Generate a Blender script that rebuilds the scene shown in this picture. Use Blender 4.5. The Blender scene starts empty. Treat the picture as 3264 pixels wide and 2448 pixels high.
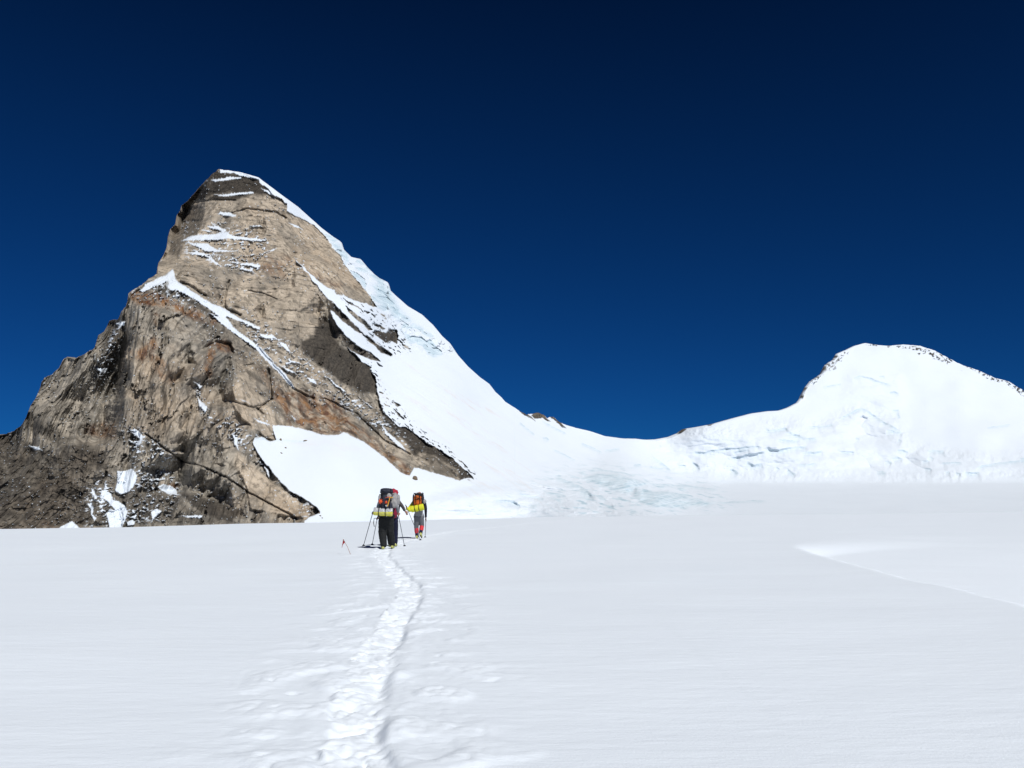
import bpy, bmesh, math, random
import numpy as np
from mathutils import Vector, Matrix

# ------------------------------------------------------------------ camera, sky, sun, exposure
scene = bpy.context.scene
COL = scene.collection
EYE = 1.65
FOC = 2944.0                       # focal length in pixels of the 3264 wide photograph
PITCH = math.radians(7.0)
cam_d = bpy.data.cameras.new("camera")
cam = bpy.data.objects.new("camera", cam_d); COL.objects.link(cam)
cam.location = (0, 0, EYE); cam.rotation_euler = (math.pi / 2 + PITCH, 0, 0)
cam_d.angle = 2 * math.atan(1632 / FOC); cam_d.clip_start = 0.05; cam_d.clip_end = 20000
scene.camera = cam

SUN_EL, SUN_AZ = math.radians(48), math.radians(34)      # azimuth: degrees to the right of straight behind the camera
SUNV = Vector((math.cos(SUN_EL) * math.sin(SUN_AZ), -math.cos(SUN_EL) * math.cos(SUN_AZ), math.sin(SUN_EL)))
world = bpy.data.worlds.new("World"); scene.world = world; world.use_nodes = True
wn = world.node_tree; bg = wn.nodes["Background"]
sky = wn.nodes.new("ShaderNodeTexSky"); sky.sky_type = 'NISHITA'; sky.sun_disc = False
sky.sun_elevation = SUN_EL; sky.sun_rotation = math.atan2(SUNV.x, SUNV.y)
sky.altitude = 5500; sky.dust_density = 0.0; sky.air_density = 1.0; sky.ozone_density = 1.0
# the very dark, saturated sky of high altitude under a contrasty exposure
sub = wn.nodes.new("ShaderNodeVectorMath"); sub.operation = 'SUBTRACT'; sub.inputs[1].default_value = (0.45, 0.72, 1.45)
low_ = wn.nodes.new("ShaderNodeVectorMath"); low_.operation = 'SCALE'; low_.inputs[3].default_value = 0.12
mx = wn.nodes.new("ShaderNodeVectorMath"); mx.operation = 'MAXIMUM'
gam = wn.nodes.new("ShaderNodeGamma"); gam.inputs[1].default_value = 0.80
tint = wn.nodes.new("ShaderNodeMix"); tint.data_type = 'RGBA'; tint.blend_type = 'MULTIPLY'
tint.inputs[0].default_value = 1.0; tint.inputs[7].default_value = (0.024, 0.232, 0.640, 1)
wn.links.new(sky.outputs[0], sub.inputs[0]); wn.links.new(sky.outputs[0], low_.inputs[0])
wn.links.new(sub.outputs[0], mx.inputs[0]); wn.links.new(low_.outputs[0], mx.inputs[1])
wn.links.new(mx.outputs[0], gam.inputs[0]); wn.links.new(gam.outputs[0], tint.inputs[6])
wn.links.new(tint.outputs[2], bg.inputs[0]); bg.inputs[1].default_value = 0.10
sun_d = bpy.data.lights.new("sun", 'SUN'); sun_d.energy = 4.0; sun_d.angle = math.radians(0.53)
sun_d.color = (1.0, 0.985, 0.96)
sun = bpy.data.objects.new("sun", sun_d); COL.objects.link(sun)
sun.rotation_euler = (-SUNV).to_track_quat('-Z', 'Y').to_euler(); sun.location = (60, -90, 120)
scene.view_settings.view_transform = 'Standard'; scene.view_settings.look = 'None'
scene.view_settings.exposure = 0.0; scene.view_settings.gamma = 1.0
scene.cycles.max_bounces = 6; scene.cycles.diffuse_bounces = 2

# ------------------------------------------------------------------ helpers: projection, noise, masks
CP, SP = math.cos(PITCH), math.sin(PITCH)
def ray(px, py):
    a = (np.asarray(px, float) - 1632) / FOC; b = (1224 - np.asarray(py, float)) / FOC
    dy = CP - b * SP; dz = SP + b * CP
    return a / dy, dz / dy                       # lateral and vertical slope per metre of depth
def W(px, py, depth):                            # the point seen at a photograph pixel, at its own depth in metres
    a, c = ray(px, py); return Vector((float(a) * depth, depth, EYE + float(c) * depth))
def on_ground(px, py, z=0.0):
    a, c = ray(px, py); d = (z - EYE) / float(c); return Vector((float(a) * d, d, z))

def h2(ix, iy, seed):
    n = (ix.astype(np.int64) * 374761393 + iy.astype(np.int64) * 668265263 + seed * 1442695041) & 0xFFFFFFFF
    n = ((n ^ (n >> 13)) * 1274126177) & 0xFFFFFFFF
    n = ((n ^ (n >> 16)) * 2246822519) & 0xFFFFFFFF
    n = n ^ (n >> 15)
    return n.astype(np.float64) / 4294967295.0
def gn(x, y, seed):
    x0 = np.floor(x); y0 = np.floor(y); fx = x - x0; fy = y - y0
    u = fx * fx * fx * (fx * (fx * 6 - 15) + 10); v = fy * fy * fy * (fy * (fy * 6 - 15) + 10)
    def c(i, j):
        a = h2(x0 + i, y0 + j, seed) * 6.2831853
        return np.cos(a) * (fx - i) + np.sin(a) * (fy - j)
    a = c(0, 0); b = c(1, 0); d = c(0, 1); e = c(1, 1)
    return 1.42 * ((a + (b - a) * u) + ((d + (e - d) * u) - (a + (b - a) * u)) * v)
def fbm(x, y, octv, seed, gain=0.5, mode=0):     # 0 plain, 1 ridged, 2 billow
    s = 0; a = 1.0; t = 0
    for k in range(octv):
        n = gn(x + 17.3 * k, y - 9.1 * k, seed + k)
        if mode == 1: n = 1 - 2 * np.abs(n)
        if mode == 2: n = 2 * np.abs(n) - 0.6
        s = s + a * n; t += a; a *= gain; x = x * 2.03; y = y * 2.03
    return s / t
def facets(x, y, seed, tilt=1.0, tiltv=None):
    """piecewise planar cells, as jointed rock breaks: returns offset and distance to the crack"""
    x0 = np.floor(x); y0 = np.floor(y)
    b1 = np.full(x.shape, 9.0); b2 = np.full(x.shape, 9.0); off = np.zeros(x.shape)
    tv = tilt if tiltv is None else tiltv
    for i in (-1, 0, 1):
        for j in (-1, 0, 1):
            cx = x0 + i; cy = y0 + j
            px = cx + h2(cx, cy, seed); py = cy + h2(cx, cy, seed + 1)
            dx = x - px; dy = y - py; d = dx * dx + dy * dy
            o = (h2(cx, cy, seed + 2) - 0.5) * 2 + tilt * dx * (h2(cx, cy, seed + 3) - 0.5) * 2 + tv * dy * (h2(cx, cy, seed + 4) - 0.5) * 2
            near = d < b1
            b2 = np.where(near, b1, np.minimum(b2, d)); off = np.where(near, o, off); b1 = np.where(near, d, b1)
    return off, np.sqrt(b2) - np.sqrt(b1)
def clods(x, y, seed):
    """rounded lumps"""
    x0 = np.floor(x); y0 = np.floor(y); b = np.full(x.shape, 9.0)
    for i in (-1, 0, 1):
        for j in (-1, 0, 1):
            px = x0 + i + h2(x0 + i, y0 + j, seed); py = y0 + j + h2(x0 + i, y0 + j, seed + 1); r = 0.7 + 0.6 * h2(x0 + i, y0 + j, seed + 2)
            b = np.minimum(b, ((x - px) ** 2 + (y - py) ** 2) / (r * r))
    return np.sqrt(np.clip(1 - b, 0, 1))
def sst(a, b, x):
    t = np.clip((x - a) / (b - a), 0, 1); return t * t * (3 - 2 * t)
def seg_dist(x, y, pts):
    """distance to a polyline, signed side (positive on the right hand going along it, y down), and parameter"""
    best = np.full(x.shape, 1e9); side = np.zeros(x.shape); par = np.zeros(x.shape); L = 0.0
    for (ax, ay), (bx, by) in zip(pts[:-1], pts[1:]):
        ex, ey = bx - ax, by - ay; l2 = ex * ex + ey * ey; l = math.sqrt(l2)
        t = np.clip(((x - ax) * ex + (y - ay) * ey) / l2, 0, 1)
        dx = x - ax - t * ex; dy = y - ay - t * ey; d = dx * dx + dy * dy
        near = d < best
        best = np.where(near, d, best); side = np.where(near, ex * dy - ey * dx, side); par = np.where(near, L + t * l, par); L += l
    return np.sqrt(best), np.sign(side), par
def in_poly(x, y, pts):
    ins = np.zeros(x.shape, bool)
    for (ax, ay), (bx, by) in zip(pts, pts[1:] + pts[:1]):
        if ay == by: continue
        ins ^= ((ay > y) != (by > y)) & (x < (bx - ax) * (y - ay) / (by - ay) + ax)
    return ins
def poly_mask(x, y, pts, soft):
    """1 inside, 0 outside, soft edge"""
    P = np.array(pts); pad = soft * 2 + 4
    m = np.zeros(x.shape)
    sel = (x > P[:, 0].min() - pad) & (x < P[:, 0].max() + pad) & (y > P[:, 1].min() - pad) & (y < P[:, 1].max() + pad)
    if not sel.any(): return m
    xs, ys = x[sel], y[sel]; pts = [tuple(p) for p in pts]
    d, _, _ = seg_dist(xs, ys, pts + pts[:1])
    d = np.where(in_poly(xs, ys, pts), -d, d)
    m[sel] = 1 - sst(-soft, soft, d)
    return m
def zz(x0, y0, f):
    return lambda pts: [(x0 + a / f, y0 + b / f) for a, b in pts]
Z1 = zz(0, 500, 2.765); Z2 = zz(0, 1000, 2.0109); Z3 = zz(400, 500, 2.4578); Z4 = zz(800, 1000, 2.37)
Z5 = zz(1500, 1200, 2.4578); Z6 = zz(2300, 1050, 2.2946); ZA = zz(850, 750, 3.687); ZB = zz(350, 880, 3.949)
ZC = zz(1380, 1450, 3.072); ZD = zz(0, 1350, 3.95); ZF = zz(1900, 1450, 2.765)

# ------------------------------------------------------------------ helpers: objects and materials
def tag(o, label=None, cat=None, group=None, kind=None):
    if label: o["label"] = label
    if cat: o["category"] = cat
    if group: o["group"] = group
    if kind: o["kind"] = kind
    return o
def empty(name, loc, label, cat, group=None):
    o = bpy.data.objects.new(name, None); COL.objects.link(o); o.location = loc; o.empty_display_size = 0.1
    return tag(o, label, cat, group)
def grid_obj(name, V, faces, mat, attrs=None, smooth=True, parent=None):
    me = bpy.data.meshes.new(name)
    nv, nf = len(V), len(faces)
    me.vertices.add(nv); me.vertices.foreach_set("co", np.ascontiguousarray(V, np.float32).ravel())
    me.loops.add(nf * 4); me.loops.foreach_set("vertex_index", np.ascontiguousarray(faces, np.int32).ravel())
    me.polygons.add(nf); me.polygons.foreach_set("loop_start", np.arange(0, nf * 4, 4, dtype=np.int32))
    me.polygons.foreach_set("use_smooth", np.full(nf, smooth))
    me.update(calc_edges=True)
    for k, a in (attrs or {}).items():
        at = me.attributes.new(k, 'FLOAT', 'POINT'); at.data.foreach_set("value", np.ascontiguousarray(a, np.float32).ravel())
    me.materials.append(mat)
    o = bpy.data.objects.new(name, me); COL.objects.link(o)
    if parent: attach(o, parent)
    return o
def attach(o, parent):
    o.parent = parent; o.matrix_parent_inverse = Matrix.Translation(-parent.location)
def grid_faces(nr, nc):
    i = np.arange(nr * nc).reshape(nr, nc)
    return np.stack([i[:-1, :-1], i[:-1, 1:], i[1:, 1:], i[1:, :-1]], -1).reshape(-1, 4)

class NT:
    """small node-tree writer"""
    def __init__(s, name):
        s.m = bpy.data.materials.new(name); s.m.use_nodes = True; s.t = s.m.node_tree; s.b = s.t.nodes["Principled BSDF"]
    def n(s, typ, **kw):
        o = s.t.nodes.new(typ)
        for k, v in kw.items():
            if k[0] == "i" and k[1:].isdigit(): s.put(o.inputs[int(k[1:])], v)
            else: setattr(o, k, v)
        return o
    def put(s, sock, v):
        if isinstance(v, bpy.types.NodeSocket): s.t.links.new(v, sock)
        else: sock.default_value = v
    def attr(s, name): return s.n("ShaderNodeAttribute", attribute_name=name).outputs["Fac"]
    def pos(s): return s.n("ShaderNodeNewGeometry").outputs["Position"]
    def noise(s, vec, scale, detail=4, rough=0.55, stretch=None, rot=None):
        if stretch or rot:
            mp = s.n("ShaderNodeMapping", i0=vec)
            if rot: mp.inputs[2].default_value = rot
            if stretch: mp.inputs[3].default_value = stretch
            vec = mp.outputs[0]
        t = s.n("ShaderNodeTexNoise"); s.put(t.inputs["Vector"], vec); t.inputs["Scale"].default_value = scale
        t.inputs["Detail"].default_value = detail; t.inputs["Roughness"].default_value = rough
        return t.outputs["Fac"]
    def ramp(s, fac, a, b):
        return s.n("ShaderNodeMapRange", interpolation_type='SMOOTHSTEP', i0=fac, i1=a, i2=b).outputs[0]
    def mix(s, fac, a, b, blend='MIX'):
        o = s.n("ShaderNodeMix", data_type='RGBA', blend_type=blend); s.put(o.inputs[0], fac)
        s.put(o.inputs[6], a); s.put(o.inputs[7], b); return o.outputs[2]
    def mul(s, a, b, op='MULTIPLY'): return s.n("ShaderNodeMath", operation=op, i0=a, i1=b).outputs[0]
    def done(s, col, rough=0.7, spec=0.3, bump=None, bstr=0.3, bdist=0.02):
        s.put(s.b.inputs["Base Color"], col); s.put(s.b.inputs["Roughness"], rough); s.b.inputs["Specular IOR Level"].default_value = spec
        if bump is not None:
            bn = s.n("ShaderNodeBump"); s.put(bn.inputs["Height"], bump); bn.inputs["Strength"].default_value = bstr; bn.inputs["Distance"].default_value = bdist
            s.put(s.b.inputs["Normal"], bn.outputs[0])
        return s.m
def C3(r, g, b): return (r, g, b, 1.0)

def mat_snow():
    k = NT("snow"); p = k.pos()
    c = k.mix(k.noise(p, 0.35, 5), C3(0.770, 0.832, 0.900), C3(0.800, 0.858, 0.920))
    c = k.mix(k.mul(k.attr('churn'), k.ramp(k.noise(p, 5.0, 4, 0.6), 0.25, 0.6)), c, C3(0.835, 0.893, 0.955))
    g = k.mul(k.mul(k.noise(p, 9, 4, 0.6, stretch=(0.35, 1.0, 1)), 2.6), k.noise(p, 48, 3, 0.7), 'ADD')
    return k.done(c, 0.75, 0.15, g, 0.28, 0.016)
def mat_mountain():
    k = NT("rock_and_snow"); p = k.pos()
    big = k.noise(p, 0.012, 5, 0.6); mid = k.noise(p, 0.07, 6, 0.65); fine = k.noise(p, 0.5, 5, 0.65)
    vert = k.noise(p, 0.16, 4, 0.6, stretch=(1, 1, 0.12))
    vert2 = k.noise(p, 0.5, 4, 0.6, stretch=(1, 1, 0.10))
    hor = k.noise(p, 0.09, 5, 0.6, stretch=(0.25, 0.25, 2.2))
    grey = k.mix(k.ramp(mid, 0.35, 0.65), C3(0.210, 0.190, 0.160), C3(0.440, 0.390, 0.318))
    tan = k.mix(k.ramp(mid, 0.35, 0.68), C3(0.400, 0.332, 0.252), C3(0.590, 0.492, 0.376))
    tan = k.mix(k.mul(k.ramp(vert2, 0.5, 0.72), 0.45), tan, C3(0.16, 0.14, 0.115))
    base = k.mix(k.attr("tan"), grey, tan)
    base = k.mix(k.mul(k.ramp(vert, 0.48, 0.64), 0.60), base, C3(0.080, 0.071, 0.057))
    base = k.mix(k.mul(k.ramp(hor, 0.55, 0.7), 0.35), base, C3(0.09, 0.08, 0.066))
    base = k.mix(k.mul(k.ramp(big, 0.5, 0.7), 0.35), base, C3(0.33, 0.235, 0.15))
    reg = k.noise(p, 0.022, 4, 0.55, stretch=(1, 1, 0.5)); base = k.mix(k.mul(k.ramp(reg, 0.48, 0.62), 0.50), base, C3(0.175, 0.162, 0.140))
    rst = k.mix(k.ramp(vert, 0.4, 0.62), C3(0.25, 0.125, 0.05), C3(0.10, 0.04, 0.022))
    base = k.mix(k.mul(k.attr("rust"), k.ramp(k.noise(p, 0.1, 5, 0.65, stretch=(1, 1, 0.4)), 0.33, 0.62)), base, rst)
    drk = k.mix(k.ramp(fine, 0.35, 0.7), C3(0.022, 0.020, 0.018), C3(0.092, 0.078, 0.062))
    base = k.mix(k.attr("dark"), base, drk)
    base = k.mix(k.mul(k.ramp(fine, 0.5, 0.75), 0.22), base, C3(0.06, 0.052, 0.045))
    base = k.mix(k.mul(k.attr("crack"), 0.85), base, C3(0.035, 0.031, 0.027))
    sn = k.mix(k.noise(p, 0.02, 5), C3(0.665, 0.722, 0.785), C3(0.722, 0.778, 0.838))
    sn = k.mix(k.mul(k.attr("dust"), k.ramp(k.noise(p, 0.06, 5), 0.35, 0.7)), sn, C3(0.66, 0.60, 0.55))
    ice = k.mix(k.ramp(k.noise(p, 0.12, 4, 0.6, stretch=(0.4, 0.4, 2.5)), 0.4, 0.6), C3(0.40, 0.53, 0.60), C3(0.58, 0.69, 0.75))
    sn = k.mix(k.attr("ice"), sn, ice)
    col = k.mix(k.attr("snow"), base, sn)
    return k.done(col, 0.85, 0.12, k.noise(p, 0.9, 5, 0.7), 0.45, 0.8)
MAT_SNOW = mat_snow()
MAT_MTN = mat_mountain()

# ------------------------------------------------------------------ the near snow field with the trail
TRAIL_PX = [(1105, 2700), (1118, 2560), (1130, 2448), (1122, 2380), (1138, 2290), (1158, 2200), (1192, 2100), (1238, 2010), (1272, 1950), (1296, 1915),
            (1308, 1887), (1296, 1860), (1266, 1832), (1238, 1802), (1220, 1778), (1222, 1756), (1245, 1741), (1290, 1726), (1335, 1714),
            (1400, 1702), (1500, 1687), (1614, 1676), (1683, 1670), (1764, 1662), (1860, 1655), (1931, 1649)]
def catmull(P, n=6):
    out = []
    for i in range(len(P) - 1):
        p0 = P[max(i - 1, 0)]; p1 = P[i]; p2 = P[i + 1]; p3 = P[min(i + 2, len(P) - 1)]
        for k in range(n):
            t = k / n
            out.append(tuple(0.5 * ((2 * b) + (c - a) * t + (2 * a - 5 * b + 4 * c - d) * t * t + (3 * b - a - 3 * c + d) * t ** 3) for a, b, c, d in zip(p0, p1, p2, p3)))
    out.append(P[-1]); return out
TRAIL = catmull([tuple(on_ground(*p)[:2]) for p in TRAIL_PX], 4)
TRAIL = [(TRAIL[0][0] + 0.15, -6.0)] + TRAIL
EDGE_PX = [(3700, 2080), (3264, 1936), (3090, 1893), (2900, 1850), (2720, 1802), (2600, 1768), (2540, 1749), (2533, 1742), (2548, 1735), (2580, 1727), (2640, 1714), (2700, 1705), (2850, 1697), (3100, 1690), (3400, 1686)]
EDGE = [tuple(on_ground(*p)[:2]) for p in EDGE_PX]

def base_ground(x, y):
    xs = np.sqrt(x * x + 60.0)
    yc = 70 + 0.80 * x - 0.28 * (xs - 7.7) + 1.5 * np.sin(x * 0.13)
    s = np.clip(y - yc, 0, None)
    k = 0.0011
    lim = 34.0
    drop = np.where(s < lim, k * s * s, k * lim * lim + 2 * k * lim * (s - lim))
    drop = np.minimum(drop, 46 - 10 * np.exp(-np.clip(drop, 0, 400) / 40))
    z = -drop
    near = np.exp(-((x + 4) / 5.0) ** 2 - ((y - 33) / 9.0) ** 2)
    und = 0.05 * gn(x / 9.0, y / 14.0, 5) + 0.03 * gn(x / 3.7, y / 6.0, 6)
    return z + und * (1 - near) * np.clip(y / 12, 0, 1)
CHURN = {}
def ground_z(x, y, detail=True):
    x = np.asarray(x, float); y = np.asarray(y, float)
    z = base_ground(x, y)
    if not detail: return z
    # wind-drifted hollow on the right, behind a low lip
    sel = (x > 2) & (y < 70) & (y > 4)
    if sel.any():
        d, sd, _ = seg_dist(x[sel], y[sel], EDGE)
        ins = in_poly(x[sel], y[sel], EDGE + [(70.0, EDGE[-1][1]), (70.0, EDGE[0][1])])
        yy = y[sel]; xx = x[sel]
        g = np.where(yy < 29, 7.0 + (29 - yy), np.clip(43 - yy, 0, 14) ** 2 / 28.0)          # floor rising gently away from the viewer
        hol = -0.050 * np.minimum(g, 26) - 0.030 * 12 * (1 - np.exp(-np.clip(xx - 8, 0, 99) / 12)) * np.clip(g / 7, 0, 1)
        nearside = sst(36, 27, yy)
        z[sel] += np.where(ins, hol * sst(0, 0.45 + 5 * sst(29, 38, yy), d) + 0.045 * nearside * (1 - sst(0, 0.3, d)), 0.045 * np.exp(-(d / 1.6)) * nearside)
    # wind crust, faint everywhere
    sel = (y < 95) & (y > -4) & (np.abs(x) < 90)
    xs, ys = x[sel], y[sel]
    w = fbm(xs / 1.1 + 0.3 * gn(xs / 2, ys / 2, 11), ys / 0.28, 3, 12)
    z[sel] += 0.0045 * w + 0.035 * fbm(xs / 6.0, ys / 3.0, 3, 14)
    # the trail
    sel = (x > -9) & (x < 14) & (y > -6) & (y < 95)
    xs, ys = x[sel], y[sel]
    wob = 0.05 * gn(xs / 0.6, ys / 1.2, 21)
    d, sd, par = seg_dist(xs, ys, TRAIL)
    q = d * sd + wob                                        # signed offset from the centre line
    fade = (1 - 0.25 * sst(11, 18, ys)) * (1 - 0.8 * sst(34, 46, ys) * (0.8 + 0.4 * gn(par / 1.1, par * 0 + 9, 19)))
    hw = 0.222 + 0.04 * gn(par / 1.1, par * 0 + 3.3, 22) + 0.03 * gn(xs / 0.22, ys / 0.42, 23)
    inside = 1 - sst(np.where(q > 0, -0.03, -0.06), np.where(q > 0, 0.02, 0.05), np.abs(q) - hw + np.where(q > 0, 0.05, 0.02) * (clods(xs / 0.14, ys / 0.20, 88) - 0.5))
    lump = fbm(xs / 0.24 + 0.3 * gn(xs / 0.3, ys / 0.3, 20), ys / 0.30, 4, 24, 0.5, 2)
    steps = np.zeros(xs.shape)
    for sidek in (0, 1):                                    # left and right boot prints along the line
        ph = par / 0.62 + 0.5 * sidek
        ci = np.floor(ph); jit = (h2(ci, ci * 0 + sidek, 31) - 0.5)
        u = (ph - ci - 0.5 - 0.15 * jit) * 0.62; v = q - (0.085 if sidek else -0.085) - 0.05 * (h2(ci, ci * 0 + 7 + sidek, 33) - 0.5)
        steps = np.maximum(steps, np.exp(-((u / 0.17) ** 4) - (v / 0.085) ** 4))
    wx_ = xs + 0.10 * gn(xs / 0.30, ys / 0.40, 79); wy_ = ys + 0.14 * gn(xs / 0.30, ys / 0.40, 80)
    depth = -0.165 + 0.030 * np.clip(q / hw, -1, 1) + 0.130 * clods(wx_ / 0.22, wy_ / 0.33, 71) + 0.042 * clods(wx_ / 0.085, wy_ / 0.12, 75) + 0.014 * fbm(xs / 0.05, ys / 0.08, 3, 25) + 0.035 * gn(xs / 0.5, ys / 0.7, 78)
    berm = 0.014 * np.exp(-((np.abs(q) - hw - 0.10) / 0.10) ** 2) * (0.5 + gn(xs / 0.3, ys / 0.45, 26)) 
    zone = np.exp(-(np.abs(d) / (1.15 + 0.35 * gn(par / 2.0, par * 0, 27))) ** 4)
    ang = ys + 0.10 * xs
    sas = fbm(xs / 0.13 + 0.4 * gn(xs / 0.9, ys / 0.9, 29), ang / 0.20, 4, 28, 0.62)
    chunk = np.clip(fbm(xs / 0.12, ys / 0.24, 3, 41) - 0.25, 0, 1)
    pits = np.clip(gn(xs / 0.22, ys / 0.25, 42) - 0.50, 0, 1)
    rough = 0.015 * sas * (0.6 + 0.8 * gn(xs / 1.1, ys / 1.1, 45)) + 0.034 * clods(xs / 0.10, ys / 0.17, 81) * sst(-0.1, 0.35, gn(xs / 0.6, ys / 0.6, 83)) + 0.035 * chunk * (0.5 + 0.5 * gn(xs / 0.7, ys / 0.7, 43)) - 0.09 * pits * np.clip(0.4 + gn(xs / 1.3, ys / 1.3, 44), 0, 1)
    z[sel] += fade * (inside * depth + (1 - inside) * (berm + zone * rough))
    ch = np.zeros(x.shape); ch[sel] = np.maximum(inside * sst(70, 46, ys), 0.55 * zone * np.clip(chunk * 2 + clods(xs / 0.10, ys / 0.17, 81) * sst(-0.1, 0.35, gn(xs / 0.6, ys / 0.6, 83)), 0, 1) * fade); CHURN['a'] = ch
    return z

def axis(core0, core1, step, grow, grow2, far):
    a = list(np.arange(core0, core1 + 1e-6, step)); s = step
    lo = [core0]; 
    while lo[-1] > -far: s *= (grow if s < 0.3 else 1.08); lo.append(lo[-1] - s)
    hi = [a[-1]]; s = step
    while hi[-1] < far: s *= (grow2 if s < 0.3 else 1.08); hi.append(hi[-1] + s)
    return np.array(lo[:0:-1] + a + hi[1:])
gx = axis(-5.6, 1.2, 0.022, 1.05, 1.018, 6000)
gy = [4.4]
while gy[-1] < 6000:
    y = gy[-1]; gy.append(y + (max(0.017, 0.0022 * y) if y < 95 else 0.05 * y))
lo = [4.4]; s = 0.03
while lo[-1] > -400: s *= 1.12; lo.append(lo[-1] - s)
gy = np.array(lo[:0:-1] + gy)
GX, GY = np.meshgrid(gx, gy)
GZ = ground_z(GX.copy(), GY.copy())
snow_field = grid_obj("snow_field", np.stack([GX, GY, GZ], -1).reshape(-1, 3), grid_faces(len(gy), len(gx)), MAT_SNOW, {'churn': CHURN['a']})
tag(snow_field, "wide smooth white snow field crossed by a trodden bootprint trail", "snow field", kind="structure")
def gz(x, y): return float(ground_z(np.array([x]), np.array([y]))[0])

#MTN#
# ------------------------------------------------------------------ mountains and glacier: one relief surface, cut into three structures
SIL = ([(-170, 1450)] + Z2([(-150, 830), (0, 775), (40, 770), (90, 750), (130, 720), (165, 670), (195, 590), (230, 540), (256, 478), (266, 440), (285, 410), (330, 390), (380, 345), (400, 300), (430, 275), (480, 290), (545, 255), (605, 220), (630, 140), (670, 110), (700, 50)])
       + Z1([(945, 1448), (1040, 1430), (1070, 1360), (1110, 1320), (1124, 1270), (1132, 1200), (1180, 1170), (1240, 1130), (1320, 1070), (1380, 1030), (1395, 940), (1440, 870), (1470, 790), (1480, 700), (1500, 640), (1545, 590), (1555, 520), (1588, 470), (1600, 425), (1655, 385), (1720, 310), (1810, 210), (1860, 160), (1925, 112)])
       + Z3([(740, 97), (900, 120), (1040, 160), (1100, 205), (1160, 250), (1240, 310), (1350, 390), (1450, 480), (1540, 560), (1620, 620), (1680, 660), (1697, 715), (1770, 785), (1840, 800), (1880, 850), (1950, 920), (1990, 950), (2050, 980), (2068, 1040), (2110, 1080), (2212, 1170)])
       + Z4([(1290, 5), (1370, 80), (1440, 165), (1500, 220), (1560, 310), (1640, 400), (1730, 480), (1800, 530), (1845, 590), (1890, 630), (1920, 665), (2030, 735)])
       + Z5([(440, 300), (480, 295), (530, 283), (580, 305), (600, 330), (625, 318), (650, 316), (680, 345), (730, 375), (830, 405), (940, 430), (1060, 470), (1200, 488), (1300, 490), (1370, 498), (1450, 496), (1550, 478), (1620, 450), (1670, 415), (1780, 398), (1900, 375), (2060, 330), (2205, 292)])
       + Z6([(100, 650), (200, 620), (340, 600), (430, 595), (490, 575), (560, 540), (600, 490), (620, 430), (660, 380), (750, 320), (770, 260), (830, 220), (855, 175), (920, 150), (980, 120), (1050, 100), (1150, 115), (1220, 120), (1330, 110), (1450, 120), (1560, 155), (1650, 205), (1760, 260), (1880, 300), (2000, 355), (2100, 380), (2212, 450), (2400, 540), (2650, 640), (2900, 760)]))
# (x, y, depth in metres)
CTRL = [(-150, 1700, 640), (0, 1700, 660), (300, 1700, 690), (600, 1700, 690), (900, 1700, 700), (1030, 1690, 720), (1200, 1690, 790), (1500, 1680, 830), (1700, 1670, 850),
        (-150, 1500, 730), (60, 1550, 715), (100, 1300, 770), (200, 1400, 735), (300, 1100, 800), (350, 1400, 735), (330, 1560, 712), (450, 1000, 800), (420, 940, 815), (600, 1100, 800), (600, 1400, 745), (560, 1250, 770),
        (800, 1300, 805), (850, 1500, 765), (750, 1200, 810), (900, 1600, 735), (740, 1500, 735), (20, 1390, 800), (140, 1215, 830), (310, 1080, 840), (342, 1030, 845),
        (530, 890, 880), (640, 970, 880), (800, 1110, 880), (930, 1240, 880), (600, 860, 905), (700, 960, 905), (850, 1050, 910), (1000, 1200, 905),
        (700, 545, 1130), (575, 670, 1090), (850, 600, 1130), (530, 790, 1010), (800, 750, 1030), (700, 700, 1050), (650, 800, 985), (900, 640, 1120), (1000, 850, 1040), (900, 900, 985), (1100, 900, 1080), (1190, 960, 1090),
        (990, 700, 1190), (1150, 830, 1220), (1240, 925, 1235), (1344, 1004, 1250), (1460, 1133, 1265), (1580, 1251, 1290), (1700, 1330, 1330),
        (1250, 1100, 1110), (1300, 1300, 1000), (1400, 1450, 920), (1500, 1400, 1020), (1450, 1250, 1110), (1550, 1540, 900), (1650, 1540, 960), (1650, 1420, 1120),
        (1050, 1100, 970), (1150, 1250, 940), (1200, 1400, 900), (1400, 1500, 885), (1100, 1330, 900), (1000, 1300, 890), (860, 1420, 800), (900, 1370, 835), (1000, 1400, 835), (1100, 1400, 850), (1300, 1530, 850), (1050, 1550, 775), (1200, 1600, 790), (1050, 1640, 745),
        (1720, 1320, 1340), (1850, 1370, 1400), (2050, 1403, 1460), (2300, 1345, 1510), (2500, 1305, 1590), (1900, 1480, 1260), (2100, 1500, 1370), (2350, 1450, 1440), (2200, 1540, 1330), (1900, 1560, 1000), (2100, 1600, 880), (2400, 1540, 1430), (1800, 1620, 880), (2000, 1650, 790), (2000, 1618, 850), (1900, 1590, 930), (1800, 1655, 820), (2150, 1640, 790), (1850, 1700, 770), (2300, 1590, 1060),
        (2600, 1200, 1640), (2750, 1095, 1740), (2900, 1100, 1780), (3264, 1250, 1760), (3450, 1340, 1740), (2750, 1300, 1580), (2800, 1540, 1395), (3264, 1545, 1395),
        (2600, 1600, 980), (2900, 1600, 960), (3264, 1600, 950), (3450, 1600, 950), (2300, 1650, 760), (2700, 1650, 720), (3264, 1650, 700), (3450, 1700, 600), (2000, 1700, 760), (2700, 1700, 620)]
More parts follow.
